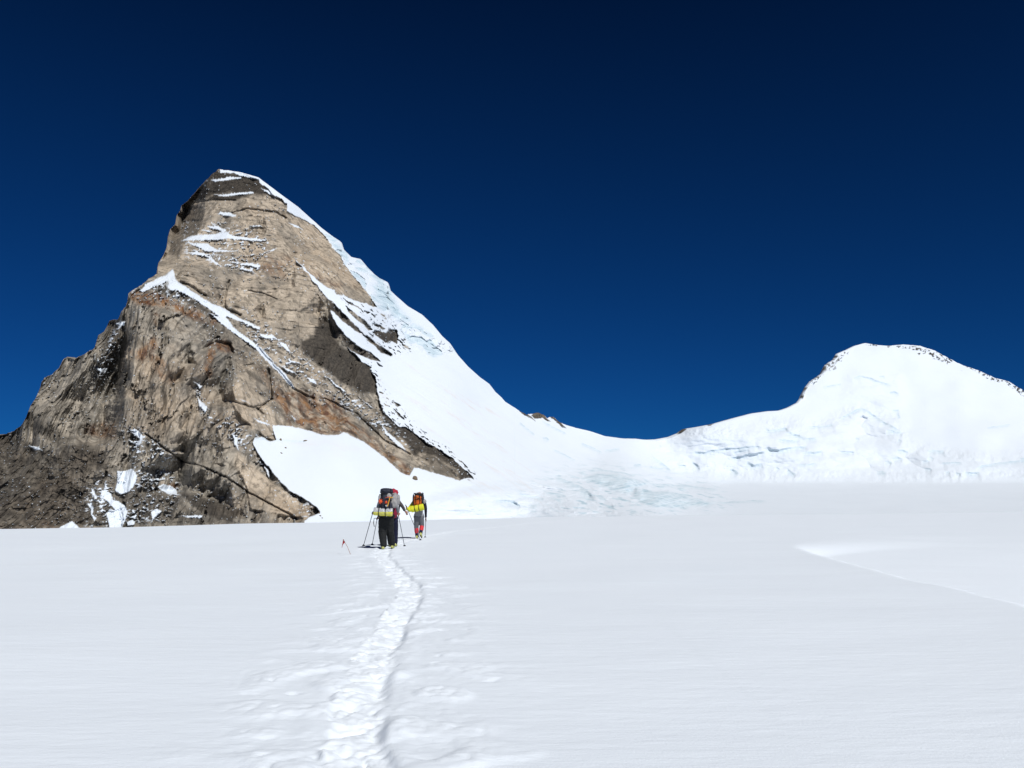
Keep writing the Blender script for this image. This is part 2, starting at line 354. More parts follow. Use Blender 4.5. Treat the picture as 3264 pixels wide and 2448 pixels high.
def tps(P, V, x, y, lam=2e-3):
    P = np.array(P, float) / 1000.0; n = len(P)
    r2 = ((P[:, None] - P[None]) ** 2).sum(-1); K = np.where(r2 > 0, 0.5 * r2 * np.log(r2 + 1e-20), 0) + lam * np.eye(n)
    A = np.zeros((n + 3, n + 3)); A[:n, :n] = K; A[:n, n] = 1; A[:n, n + 1:] = P; A[n, :n] = 1; A[n + 1:, :n] = P.T
    c = np.linalg.solve(A, np.concatenate([V, [0, 0, 0]]))
    out = c[n] + c[n + 1] * x / 1000 + c[n + 2] * y / 1000
    for i in range(n):
        d = (x / 1000 - P[i, 0]) ** 2 + (y / 1000 - P[i, 1]) ** 2
        out = out + c[i] * 0.5 * d * np.log(d + 1e-20)
    return out
cx = np.concatenate([np.arange(-165, 1760, 1.6), np.arange(1760, 3452, 2.4)])
NR = 560
S = np.array(SIL); sil = np.interp(cx, S[:, 0], S[:, 1])
rocky = np.clip(sst(760, 690, cx) + sst(1640, 1690, cx) * sst(1820, 1780, cx) + 0.6 * sst(2570, 2600, cx) * sst(2720, 2680, cx) + 0.5 * sst(2850, 2900, cx), 0, 1)
jag = 2.2 * fbm(cx / 16, cx * 0, 4, 91, 0.65) * (0.35 + 1.6 * rocky) + 3.5 * rocky * fbm(cx / 26, cx * 0 + 5, 3, 95, 0.6) * sst(760, 690, cx)
sil = sil + jag
tt = np.linspace(0, 1, NR)[:, None]
X = np.repeat(cx[None], NR, 0); Y = 1702 + (sil[None] - 1702) * tt
# depth on a coarse grid, then bilinear
qx = np.arange(-180, 3476, 12.0); qy = np.arange(480, 1730, 5.0)
QX, QY = np.meshgrid(qx, qy)
QD = tps([c[:2] for c in CTRL], [c[2] for c in CTRL], QX, QY)
def bil(Q, x, y):
    fx = np.clip((x - qx[0]) / 12.0, 0, len(qx) - 1.001); fy = np.clip((y - qy[0]) / 5.0, 0, len(qy) - 1.001)
    i = fx.astype(int); j = fy.astype(int); u = fx - i; v = fy - j
    return (Q[j, i] * (1 - u) + Q[j, i + 1] * u) * (1 - v) + (Q[j + 1, i] * (1 - u) + Q[j + 1, i + 1] * u) * v
# the right-hand peak: a nearly level terrace, then an even slope up to the crest
_by = np.arange(1060, 1720, 6.0)
_sx = np.arange(-200, 3600, 20.0); _ss = np.interp(_sx, S[:, 0], S[:, 1]); _kk = np.exp(-0.5 * (np.arange(-12, 13) / 5.0) ** 2); _kk /= _kk.sum(); _ss = np.convolve(np.pad(_ss, 12, mode='edge'), _kk, 'valid')
def right_depth(x):
    crest = np.interp(x, [1900, 2300, 2560, 2760, 2900, 3264, 3500], [1430, 1500, 1590, 1740, 1780, 1760, 1740]); top = np.interp(x, _sx, _ss)
    return np.interp(_by, [top - 60, top, 0.5 * (top + 1500), 1500, 1541, 1600, 1650, 1720], [crest + 60, crest, 0.52 * crest + 0.48 * 1440, 1442, 1395, 1120, 930, 800])
_qr = np.stack([right_depth(v) for v in qx], 1)
_k = np.exp(-0.5 * (np.arange(-8, 9) / 0.8) ** 2); _k /= _k.sum()
_qp = np.pad(_qr, ((8, 8), (0, 0)), mode='edge'); _qr = sum(_k[i] * _qp[i:i + _qr.shape[0]] for i in range(17))
_qi = np.stack([np.interp(qy, _by, _qr[:, i]) for i in range(len(qx))], 1)
_k2 = np.exp(-0.5 * (np.arange(-14, 15) / 5.0) ** 2); _k2 /= _k2.sum(); _qp = np.pad(_qi, ((0, 0), (14, 14)), mode='edge'); _qi = sum(_k2[i] * _qp[:, i:i + _qi.shape[1]] for i in range(29))
_w = sst(1950, 2350, QX); QD = QD * (1 - _w) + _qi * _w
QD = QD + _w * sst(1560, 1480, QY) * 34 * fbm(QX / 330, QY / 240, 3, 71, 0.45)
D0 = bil(QD, X, Y)
RA, RC = ray(X, Y)
U = RA * D0; Vv = RC * D0                             # metres across and up

# --- which ground is rock
ROCK = ([(-400, 1800), (-400, 300), (690, 300)] + [(690, 530), (766, 552), (823, 572), (850, 598), (872, 622)] + Z3([(1210, 325), (1262, 370), (1265, 420), (1330, 462), (1395, 490), (1480, 540), (1560, 620), (1610, 690)]) + ZA([(740, 80), (780, 150), (860, 240), (920, 350), (1000, 450), (1080, 540), (1150, 640), (1220, 720), (1292, 852),
        (1240, 842), (1170, 800), (1050, 772), (960, 735), (870, 665), (740, 622), (680, 590), (600, 530), (560, 490), (500, 440), (440, 385), (342, 285), (346, 305), (440, 410), (490, 450), (530, 520), (590, 580), (620, 640),
        (700, 720), (780, 790), (850, 860), (930, 950), (1000, 1020), (1060, 1080), (1110, 1130), (1142, 1162), (1060, 1135), (980, 1075), (900, 1010), (850, 965), (800, 915), (745, 885),
        (780, 980), (805, 1040), (850, 1100), (920, 1160), (980, 1220), (1050, 1295), (1130, 1335), (1200, 1365), (1270, 1420), (1335, 1482), (1240, 1470), (1150, 1425), (1100, 1412), (1040, 1385), (940, 1315), (1045, 1402), (1110, 1480), (1150, 1500), (1235, 1550), (1210, 1580), (1240, 1620), (1275, 1665)])
        + Z4([(945, 500), (950, 590), (970, 650), (1000, 740), (1060, 800), (1110, 850), (1170, 860), (1230, 900), (1320, 970), (1420, 1030), (1520, 1090), (1580, 1150), (1640, 1200), (1682, 1250), (1630, 1240), (1580, 1262), (1500, 1240), (1400, 1205), (1300, 1180), (1230, 1160), (1200, 1220), (1130, 1200), (1040, 1110), (950, 1040), (880, 990), (800, 940), (700, 895), (640, 915), (540, 915), (430, 880), (310, 850), (170, 840)])
        + [(868, 1352), (872, 1372), (880, 1402), (862, 1408), (835, 1392), (812, 1395)] + Z2([(1620, 825), (1650, 900), (1720, 980), (1780, 1060), (1850, 1130), (1950, 1190), (2030, 1240), (2045, 1275), (1985, 1305), (1950, 1325), (1960, 1420)]))
ISL = [ZA([(1240, 1140), (1300, 1118), (1400, 1150), (1450, 1105), (1525, 1110), (1545, 1170), (1532, 1275), (1450, 1240), (1400, 1262), (1330, 1212), (1270, 1172)]), ZA([(1130, 1165), (1180, 1178), (1260, 1252), (1350, 1305), (1475, 1398), (1465, 1422), (1350, 1382), (1280, 1312), (1190, 1242)]),
       ZA([(925, 835), (1000, 885), (1090, 955), (1170, 1015), (1245, 1110), (1200, 1115), (1120, 1045), (1040, 970), (960, 900)]), ZA([(1245, 1035), (1330, 1055), (1405, 1100), (1370, 1115), (1290, 1075)]), ZA([(785, 625), (830, 625), (900, 690), (890, 712), (820, 692)]),
       ZA([(1585, 1262), (1695, 1338), (1672, 1346), (1600, 1295)]), ZA([(1325, 918), (1390, 930), (1402, 970), (1360, 950)]), ZA([(1145, 878), (1215, 910), (1180, 922)]), ZA([(1285, 1488), (1364, 1540), (1320, 1535)]), ZA([(895, 745), (980, 790), (1100, 855), (1090, 862), (960, 800)]), ZA([(1540, 1220), (1605, 1262), (1570, 1262)]),
       Z4([(1065, 662), (1132, 690), (1110, 703)]), Z4([(1070, 712), (1110, 745), (1160, 800), (1115, 775)]), Z4([(1150, 870), (1240, 905), (1330, 985), (1300, 985), (1200, 930)]), Z4([(1560, 1095), (1640, 1160), (1625, 1165)]), Z4([(970, 590), (1000, 600), (990, 610)]),
       Z5([(475, 305), (500, 285), (540, 275), (575, 300), (600, 330), (560, 325), (500, 330)]), Z5([(555, 300), (630, 352), (600, 350), (560, 325)]), Z5([(615, 320), (640, 305), (665, 335), (700, 350), (750, 412), (715, 395), (675, 355)]), Z5([(360, 245), (440, 290), (510, 350), (480, 335), (400, 290)]), Z5([(1615, 455), (1670, 405), (1700, 405), (1660, 440)]), Z5([(1850, 380), (1910, 372), (1880, 384)])]
ROCKB = [Z6([(855, 165), (930, 165), (935, 180), (880, 195), (880, 235), (830, 240), (850, 290), (800, 300), (760, 300), (740, 340), (690, 385), (650, 400), (620, 440), (590, 510), (560, 480), (700, 300), (800, 200)]), Z6([(1040, 92), (1150, 110), (1150, 122), (1060, 112)]), Z6([(1200, 110), (1245, 118), (1230, 135), (1205, 130)]), Z6([(1280, 118), (1330, 115), (1420, 128), (1490, 145), (1560, 160), (1640, 195), (1700, 228), (1650, 250), (1590, 220), (1540, 210), (1500, 175), (1440, 185), (1410, 150), (1340, 135), (1290, 138)]),
         Z6([(1740, 245), (1880, 290), (2000, 345), (2110, 370), (2230, 430), (2300, 520), (2190, 480), (2090, 395), (1960, 370), (1880, 320)]), Z6([(1735, 303), (1760, 305), (1745, 312)])]
wa = fbm(X / 26, Y / 26, 5, 201, 0.6); wb = fbm(X / 26, Y / 26, 5, 211, 0.6)
diag = fbm((X * 0.62 - Y * 0.78) / 7, (X * 0.78 + Y * 0.62) / 26, 4, 221, 0.6)
XW = X + 6.5 * wa; YW = Y + 6.5 * wb
rock = poly_mask(X + 5 * wa + 3.5 * diag, Y + 5 * wb - 2 * diag, ROCK, 1.3)
for q in ISL: rock = np.maximum(rock, poly_mask(X + 2.5 * wa + 3.5 * diag, Y + 2.5 * wb - 3.5 * diag, q, 1.3))
spk = fbm(X / 9, Y / 9, 4, 231, 0.65)
for q in ROCKB: rock = np.maximum(rock, poly_mask(XW, YW, q, 2.5) * sst(0.03, 0.14, spk))
# scattered stones below the dark cliff edge
edge_d = poly_mask(X, Y, Z4([(880, 330), (1000, 560), (1120, 720), (1300, 900), (1480, 1020), (1700, 1230), (1640, 1260), (1480, 1150), (1250, 960), (1020, 800), (940, 600)]), 14) + poly_mask(X, Y, ZA([(900, 740), (1300, 890), (1440, 980), (1720, 1340), (1500, 1420), (1200, 1250), (1250, 1000), (1000, 850)]), 14)
dsp = fbm((X * 0.62 - Y * 0.78) / 6, (X * 0.78 + Y * 0.62) / 17, 4, 241, 0.6)
rock = np.maximum(rock, edge_d * sst(0.22, 0.28, dsp))
# --- snow lying on the rock
SNOWP = [Z3([(742, 92), (905, 118), (1050, 158), (1040, 180), (960, 160), (900, 150), (850, 128), (780, 122), (745, 130)]), Z3([(670, 180), (760, 170), (800, 155), (900, 160), (905, 172), (800, 182), (700, 192)]), Z3([(680, 296), (760, 295), (850, 285), (1000, 272), (1000, 285), (900, 300), (760, 308)]), Z3([(1040, 165), (1100, 195), (1200, 290), (1190, 310), (1120, 250), (1050, 205)]), Z3([(1060, 245), (1130, 270), (1200, 320), (1120, 290)]),
         Z3([(720, 448), (745, 430), (800, 435), (870, 455), (840, 468), (770, 458)]), Z3([(440, 656), (500, 625), (560, 612), (700, 606), (790, 585), (830, 615), (900, 625), (1000, 638), (1110, 650), (1050, 662), (900, 650), (800, 640), (700, 655), (560, 654)]),
         Z3([(470, 668), (560, 678), (640, 678), (680, 705), (720, 728), (890, 738), (700, 746), (620, 735), (560, 705)]), Z3([(480, 752), (560, 742), (640, 762), (780, 770), (600, 775)]), Z3([(600, 768), (660, 780), (760, 862), (700, 835), (640, 790)]), Z3([(590, 572), (650, 575), (690, 590), (640, 588)]), Z3([(640, 540), (720, 545), (790, 572), (760, 600), (730, 575), (660, 558)]),
         Z3([(815, 820), (900, 828), (870, 838)]), Z3([(890, 835), (960, 830), (1060, 845), (1050, 870), (980, 855), (900, 850)]), Z3([(870, 868), (960, 880), (1035, 920), (1000, 905), (900, 880)]), Z3([(970, 540), (1060, 538), (1070, 548), (1000, 550)]), Z3([(1080, 752), (1130, 730), (1185, 715), (1150, 735)]), Z3([(1280, 520), (1340, 535), (1390, 570), (1330, 550)]),
         Z3([(330, 915), (372, 880), (388, 955), (420, 985), (520, 1050), (640, 1132), (760, 1180), (820, 1215), (790, 1262), (840, 1330), (960, 1420), (1080, 1512), (1160, 1605), (1060, 1535), (960, 1450), (860, 1362), (760, 1280), (640, 1180), (520, 1105), (400, 1045), (340, 1000)]), Z3([(110, 1050), (160, 1000), (250, 950), (330, 920), (360, 960), (280, 1000), (200, 1030), (140, 1058)]),
         Z2([(1335, -10), (1400, 22), (1500, 95), (1640, 205), (1740, 305), (1830, 385), (1895, 485), (1880, 480), (1800, 395), (1720, 312), (1630, 218), (1500, 125), (1390, 40)]),
         ZB([(1150, 270), (1300, 350), (1480, 440), (1640, 530), (1900, 650), (1880, 680), (1640, 570), (1500, 520), (1420, 480), (1300, 400), (1160, 300)]), ZB([(1900, 760), (2050, 740), (2100, 790), (1960, 790)]), ZB([(700, 95), (790, 120), (830, 170), (780, 190), (740, 150)]),
         Z4([(60, 150), (180, 175), (190, 190), (90, 175)]), Z4([(205, 210), (260, 225), (300, 295), (270, 280), (230, 235)]), Z4([(270, 345), (360, 370), (380, 382), (300, 368)]), Z4([(570, 470), (640, 530), (720, 590), (700, 590), (620, 530)]), Z4([(840, 650), (930, 715), (900, 705)]), Z4([(980, 830), (1040, 900), (1140, 990), (1180, 1050), (1110, 1000), (1020, 910)]), Z4([(300, 760), (345, 805), (330, 800)]), Z4([(420, 480), (480, 500), (500, 540), (440, 510)]), Z4([(240, 400), (330, 440), (350, 460), (260, 425)]),
         Z2([(750, 1008), (800, 1008), (850, 992), (882, 1040), (860, 1100), (825, 1142), (775, 1160), (735, 1132), (752, 1075)]), ZD([(1260, 850), (1330, 840), (1400, 890), (1420, 960), (1500, 980), (1570, 1030), (1605, 1100), (1590, 1200), (1540, 1300), (1530, 1420), (1380, 1420), (1370, 1270), (1335, 1130), (1390, 1080), (1450, 1095), (1370, 1000), (1290, 930)]), ZD([(1980, 800), (2060, 765), (2160, 790), (2230, 850), (2230, 900), (2120, 890), (2050, 850)]), ZD([(1095, 1000), (1140, 1010), (1180, 1060), (1170, 1150), (1215, 1190), (1190, 1230), (1150, 1150), (1135, 1060)]),
         ZD([(1150, 815), (1180, 830), (1195, 880), (1225, 915), (1210, 955), (1165, 900)]), ZD([(720, 1330), (800, 1280), (870, 1250), (900, 1222), (940, 1260), (1010, 1320), (1010, 1360), (720, 1360)]), ZD([(1600, 1235), (1660, 1212), (1700, 1240), (1690, 1280), (1610, 1290)]), ZD([(1905, 1110), (1960, 1075), (2035, 1095), (1960, 1180), (1900, 1250), (1920, 1180)]), ZD([(360, 280), (470, 290), (545, 345), (500, 330), (440, 325)]), ZD([(1620, 80), (1720, 70), (1800, 160), (1780, 250), (1700, 290), (1760, 200), (1700, 110)]), ZD([(1620, 200), (1700, 250), (1800, 230), (1740, 280), (1650, 240)]),
         Z2([(605, 350), (690, 348), (670, 385), (640, 370)]), Z2([(740, 62), (800, 50), (800, 78), (760, 75)]), Z2([(1140, 1298), (1300, 1290), (1290, 1310)]), Z2([(1490, 765), (1520, 800), (1530, 880), (1505, 840)]), Z2([(1540, 545), (1600, 575), (1560, 560)]), Z2([(1630, 670), (1740, 715), (1700, 710), (1650, 690)]), Z2([(1690, 960), (1725, 1010), (1725, 1060), (1700, 1000)]), Z2([(1265, 540), (1330, 600), (1320, 635), (1275, 590)]), Z2([(840, 760), (900, 770), (890, 800)]), Z2([(1240, 430), (1300, 470), (1280, 480)])]
snow_on = np.zeros(X.shape)
for q in SNOWP: snow_on = np.maximum(snow_on, poly_mask(X + 3.2 * wa + 2.2 * gn(X / 5, Y / 5, 301), Y + 3.0 * wb + 2.2 * gn(X / 5, Y / 5, 302), q, 1.2))
horiz = fbm(X / 15 + 0.5 * wa, Y / 8 + 0.3 * X / 20 + 0.5 * wb, 4, 311, 0.62); _dk = poly_mask(X, Y, Z4([(380, 200), (520, 60), (700, 220), (900, 400), (950, 600), (700, 530), (430, 320)]), 12)
SPK = [Z3([(440, 520), (800, 520), (1150, 640), (1100, 760), (1100, 930), (800, 880), (480, 800)]), Z3([(60, 1060), (300, 930), (600, 1130), (560, 1200), (300, 1120)]), Z3([(820, 1230), (1200, 1380), (1450, 1600), (1150, 1600)]), Z4([(-50, -50), (250, 180), (600, 480), (1000, 800), (1240, 1010), (1150, 1010), (700, 700), (300, 430), (0, 260)]), Z2([(780, 740), (900, 740), (1100, 880), (1150, 1150), (1060, 1330), (800, 1330), (850, 1000)]), Z2([(600, 300), (800, 20), (740, 340), (640, 420)]), Z2([(1250, 430), (1350, 600), (1650, 780), (1730, 1060), (1650, 950), (1300, 650)]), Z2([(1850, 1150), (2050, 1260), (1960, 1320), (1900, 1250)]), Z2([(540, 1030), (720, 1030), (740, 1360), (560, 1360)])]
spz = np.zeros(X.shape)
for q in SPK: spz = np.maximum(spz, poly_mask(X + 12 * wa, Y + 12 * wb, q, 16))
snow_on = np.maximum(snow_on, spz * sst(0.19, 0.25, horiz + 0.22 * gn(X / 60, Y / 60, 315)))
snow_on = np.maximum(snow_on, sst(0.37, 0.43, fbm(X / 9, Y / 6, 4, 321, 0.65) + 0.14 * gn(X / 90, Y / 90, 322)) * (X < 1500) * (1 - _dk))
snow = np.clip(np.maximum(1 - rock, snow_on), 0, 1)
snow = np.where((X > 1640) | (Y > 1690), 1 - rock, snow)

# --- kinds of rock; dark also holds painted shade on left-facing walls
up = poly_mask(X, Y, Z3([(-60, -60), (2300, -60), (1990, 1180), (1500, 1010), (1650, 1500), (1250, 1500), (1080, 1380), (560, 1080), (370, 960), (200, 900)]), 30)   # the summit tower
rib = poly_mask(X, Y, Z4([(-160, 60), (250, 160), (560, 450), (1000, 760), (1700, 1260), (1250, 1300), (900, 1040), (600, 960), (250, 880), (0, 560), (-200, 250)]), 25)  # the dipping rib under the ledge
low = np.clip(1 - up - rib, 0, 1)
def soft(polys, w, s):
    m = np.zeros(X.shape)
    for q in polys: m = np.maximum(m, poly_mask(X + w * wa, Y + w * wb, q, s))
    return m
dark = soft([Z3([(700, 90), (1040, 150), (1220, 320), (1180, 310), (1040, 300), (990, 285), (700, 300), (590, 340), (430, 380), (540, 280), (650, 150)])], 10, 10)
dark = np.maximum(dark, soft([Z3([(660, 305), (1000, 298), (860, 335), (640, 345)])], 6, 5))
dark = np.maximum(dark, 0.55 * soft([Z3([(420, 380), (600, 390), (620, 460), (570, 600), (440, 680), (420, 800), (330, 760), (330, 620)])], 8, 8))  # left block of the tower: dark rock, plus its shade painted in
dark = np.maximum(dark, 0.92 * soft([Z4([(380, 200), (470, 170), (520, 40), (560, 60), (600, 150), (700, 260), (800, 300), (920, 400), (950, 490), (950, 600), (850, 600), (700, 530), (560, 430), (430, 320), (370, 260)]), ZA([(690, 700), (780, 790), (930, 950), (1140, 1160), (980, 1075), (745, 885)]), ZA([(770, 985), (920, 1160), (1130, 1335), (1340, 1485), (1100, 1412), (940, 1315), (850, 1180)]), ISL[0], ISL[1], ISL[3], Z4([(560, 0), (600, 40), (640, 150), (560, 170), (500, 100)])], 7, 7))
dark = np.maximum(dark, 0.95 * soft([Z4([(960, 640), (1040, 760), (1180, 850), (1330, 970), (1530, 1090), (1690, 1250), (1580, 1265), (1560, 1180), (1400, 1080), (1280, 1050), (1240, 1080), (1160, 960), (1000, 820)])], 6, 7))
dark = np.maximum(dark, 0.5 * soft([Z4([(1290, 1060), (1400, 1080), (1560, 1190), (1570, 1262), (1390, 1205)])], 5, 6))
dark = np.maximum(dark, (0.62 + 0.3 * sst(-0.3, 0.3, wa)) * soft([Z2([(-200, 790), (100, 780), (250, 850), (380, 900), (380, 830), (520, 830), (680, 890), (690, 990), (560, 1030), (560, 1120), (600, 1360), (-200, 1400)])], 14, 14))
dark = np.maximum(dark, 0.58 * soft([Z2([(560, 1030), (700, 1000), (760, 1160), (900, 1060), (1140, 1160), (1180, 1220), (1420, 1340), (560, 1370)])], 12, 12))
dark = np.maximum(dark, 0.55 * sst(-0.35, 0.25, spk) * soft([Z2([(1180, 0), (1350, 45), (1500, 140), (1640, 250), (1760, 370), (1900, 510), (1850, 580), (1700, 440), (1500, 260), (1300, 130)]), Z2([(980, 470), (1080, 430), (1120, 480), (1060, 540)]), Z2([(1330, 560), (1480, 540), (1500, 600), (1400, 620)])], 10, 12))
dark = np.maximum(dark, 0.68 * soft([Z2([(670, 40), (800, 30), (760, 250), (700, 420), (600, 520), (640, 300)]), Z2([(180, 620), (380, 760), (480, 800), (380, 860), (160, 720)])], 12, 14))  # left flank wall: darker grey rock with shade added to the colour
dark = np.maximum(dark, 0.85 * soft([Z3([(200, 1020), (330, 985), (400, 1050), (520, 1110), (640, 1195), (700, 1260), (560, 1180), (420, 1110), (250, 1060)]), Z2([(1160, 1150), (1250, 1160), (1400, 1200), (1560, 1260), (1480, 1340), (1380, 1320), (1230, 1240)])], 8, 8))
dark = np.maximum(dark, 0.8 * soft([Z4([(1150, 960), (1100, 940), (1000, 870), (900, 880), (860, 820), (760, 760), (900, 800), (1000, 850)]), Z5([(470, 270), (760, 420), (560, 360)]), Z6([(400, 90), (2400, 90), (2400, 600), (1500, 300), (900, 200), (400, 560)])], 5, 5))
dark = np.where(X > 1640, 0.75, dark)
rust = soft([ZB([(1260, 850), (1460, 800), (1540, 880), (1520, 960), (1420, 960), (1350, 920), (1270, 1130), (1300, 1230), (1250, 1280), (1190, 1190)]), ZB([(230, 190), (560, 200), (800, 290), (1100, 420), (1350, 560), (1300, 620), (1000, 520), (700, 400), (300, 350)])], 8, 9)
rust = np.maximum(rust, 0.8 * soft([ZB([(550, 420), (640, 450), (600, 600), (540, 620)]), ZB([(490, 980), (640, 1000), (820, 1330), (700, 1360), (560, 1200)]), ZB([(250, 950), (420, 900), (560, 760), (600, 900), (400, 1080)]), Z2([(540, 720), (740, 690), (740, 800), (640, 790), (560, 780)]), ZD([(470, 1290), (560, 1200), (680, 1310)]), Z2([(1020, 1070), (1140, 1100), (1100, 1150)])], 10, 10))
rust = np.maximum(rust, 0.9 * soft([Z4([(60, 400), (160, 600), (300, 840), (540, 905), (690, 890), (820, 940), (960, 1040), (1140, 1200), (1200, 1220), (1200, 1170), (1080, 1080), (900, 930), (760, 800), (620, 640), (460, 600), (250, 580), (120, 440)])], 10, 14))
rust = np.maximum(rust, 0.5 * soft([Z3([(1080, 780), (1300, 780), (1250, 960), (1050, 900)]), Z3([(1300, 830), (1700, 1000), (1660, 1040), (1400, 900)])], 10, 14))
tanm = 0.75 * up
tanm = np.maximum(tanm, soft([Z3([(1270, 430), (1560, 600), (1720, 850), (1970, 1180), (1700, 1080), (1500, 980), (1380, 860), (1310, 700)])], 8, 14))
tanm = np.maximum(tanm, soft([Z2([(1500, 270), (1580, 240), (1680, 370), (1745, 520), (1745, 600), (1870, 720), (1750, 720), (1650, 610), (1480, 560), (1490, 470), (1520, 400)]), Z2([(1480, 560), (1640, 600), (1760, 720), (1770, 820), (1700, 800), (1560, 690), (1500, 620)]), Z2([(1520, 880), (1600, 960), (1750, 1080), (2000, 1250), (1960, 1320), (1600, 1260), (1580, 1120), (1500, 980)])], 7, 8))
tanm = np.maximum(tanm, 0.65 * soft([Z2([(780, 220), (1000, 300), (1100, 480), (1300, 620), (1300, 760), (1120, 850), (930, 780), (800, 760), (800, 600), (860, 420)]), Z3([(250, 930), (270, 800), (350, 745), (385, 860), (330, 915)])], 12, 20))
tanm = np.maximum(tanm, 0.45 * rib); tanm = np.where(X > 1640, 0.3, tanm)

# --- relief: large forms
def flank(pts, k, fall, w=1.5, wig=2.5, ret=True):
    """a wall that recedes to the left of an edge (drawn downwards) and comes back further left as a broad sunlit face"""
    P = np.array(pts); R = np.zeros(X.shape); y0, y1 = P[:, 1].min(), P[:, 1].max()
    o_ = np.argsort(P[:, 1]); sel = (Y > y0) & (Y < y1) & (X > P[:, 0].min() - 4.2 * fall - 20) & (X < P[:, 0].max() + 10)
    if not sel.any(): return R
    yy = Y[sel] + wig * wb[sel]; q = np.interp(yy, P[o_, 1], P[o_, 0]) - X[sel] + wig * wa[sel] + 1.2 * wig * spk[sel]
    v = np.clip((yy - y0) / (y1 - y0), 0, 1)
    fl_ = fall * np.clip(v / 0.6, 0.03, 1) * (1 - 0.0 * v); t_ = np.clip(q / fl_, 0, 1 if ret else 3)
    R[sel] = 1.15 * k * fl_ * D0[sel] / FOC * sst(1.0, 0.86, v) * np.where(q > 0, t_ * (np.clip(1 - (q / fl_ - 1) / 2.6, 0, 1) if ret else 1), 0)
    return R
def groove(pts, amp, w, wig=4.0):
    P = np.array(pts); R = np.zeros(X.shape)
    sel = (X > P[:, 0].min() - 5 * w) & (X < P[:, 0].max() + 5 * w) & (Y > P[:, 1].min() - 5 * w) & (Y < P[:, 1].max() + 5 * w)
    if not sel.any(): return R
    d, _, _ = seg_dist(X[sel] + wig * wa[sel], Y[sel] + wig * wb[sel], pts); R[sel] = amp * np.exp(-(d / w) ** 2); return R
F = 0
F = F + flank(Z3([(660, 110), (640, 200), (625, 330), (622, 440), (600, 520), (560, 610), (450, 660), (440, 760), (385, 850)]), 3.0, 60, ret=False)
F = F + flank(ZB([(190, 440), (190, 600), (260, 760), (240, 950), (215, 1150), (180, 1450), (165, 1640)]), 2.8, 34)
F = F + flank(Z2([(880, 60), (830, 250), (840, 420), (800, 560), (790, 700), (760, 800), (700, 880)]), 3.1, 66)
F = F + flank(Z2([(1310, 725), (1290, 850), (1230, 1000), (1225, 1100), (1165, 1190)]), 3.4, 46)
F = F + flank(Z2([(1195, 730), (1225, 860), (1200, 900)]), 2.2, 24) + flank(Z2([(1390, 720), (1440, 880), (1420, 960), (1500, 990)]), 2.3, 30)
F = F + flank(Z2([(1480, 240), (1500, 390), (1490, 480), (1530, 600)]), 2.5, 44)
F = F + flank(ZB([(1020, 820), (1060, 1040), (1130, 1140)]), 2.3, 22) + flank(ZB([(740, 560), (760, 700)]), 2.0, 16) + flank(ZB([(960, 1130), (920, 1350)]), 2.2, 14)
for q in ([(1345, 965), (1320, 1160)], [(1425, 1010), (1400, 1200)], [(1500, 1060), (1488, 1240)], [(1592, 1120), (1578, 1320)]): F = F + flank(Z2(q), 2.9, 24)
F = F + flank(Z3([(1560, 1060), (1700, 1460)]), 2.0, 16) + flank(Z3([(1090, 1120), (1100, 1280)]), 2.6, 14) + flank(Z3([(1330, 830), (1330, 1040)]), 2.2, 12) + flank(Z3([(1500, 1060), (1560, 1150), (1590, 1330)]), 2.3, 26)
F = F + flank(Z3([(1080, 430), (1110, 560), (1080, 640)]), 2.0, 16) + flank(Z3([(800, 980), (770, 1120), (770, 1180)]), 2.2, 10) + flank(Z3([(1250, 400), (1265, 520)]), 2.0, 10) + flank(Z3([(1340, 600), (1345, 800)]), 1.8, 10)
for a, b, c, d in (((480, 560), (440, 700), 2.2, 16), ((900, 330), (880, 560), 2.1, 12), ((1010, 420), (960, 580), 2.1, 12), ((1100, 560), (1050, 780), 2.2, 14), ((1250, 560), (1190, 760), 2.1, 14), ((560, 560), (500, 700), 2.2, 14), ((1000, 560), (985, 700), 2.2, 8), ((1340, 780), (1330, 860), 2.2, 8)): F = F + flank(Z2([a, ((a[0] + b[0]) / 2 + 8, (a[1] + b[1]) / 2), b]), c, d)
G = groove(Z2([(930, 770), (1050, 860), (1180, 950), (1300, 980), (1450, 1050), (1600, 1150), (1900, 1310)]), 7, 3) + groove(ZB([(880, 80), (1000, 120), (1200, 250)]), 9, 5) + groove(ZB([(1440, 400), (1640, 490)]), 10, 5) + groove(ZB([(1740, 180), (1900, 210), (2100, 290)]), 5, 2) + groove(Z3([(830, 440), (960, 405), (1180, 435), (1260, 480)]), 7, 3)
G = G + groove(ZB([(1220, 900), (1330, 830), (1500, 860), (1540, 960)]), 12, 6) + groove(ZB([(1300, 1620), (1450, 1600)]), 10, 6) + groove(Z4([(50, 250), (330, 570), (470, 640)]), 6, 3) + groove(Z4([(130, 420), (160, 640), (60, 720)]), 8, 4) + groove(Z3([(400, 940), (470, 900), (510, 850)]), 7, 3) + groove(Z3([(440, 370), (620, 345), (860, 340)]), 4, 3) + groove(ZB([(1500, 60), (1440, 300), (1460, 400)]), 7, 3) + groove(Z4([(560, 640), (800, 760), (1000, 950), (1200, 1060)]), 6, 3) + groove(ZB([(1830, 1640), (2000, 1600), (2040, 1540)]), 4, 2)
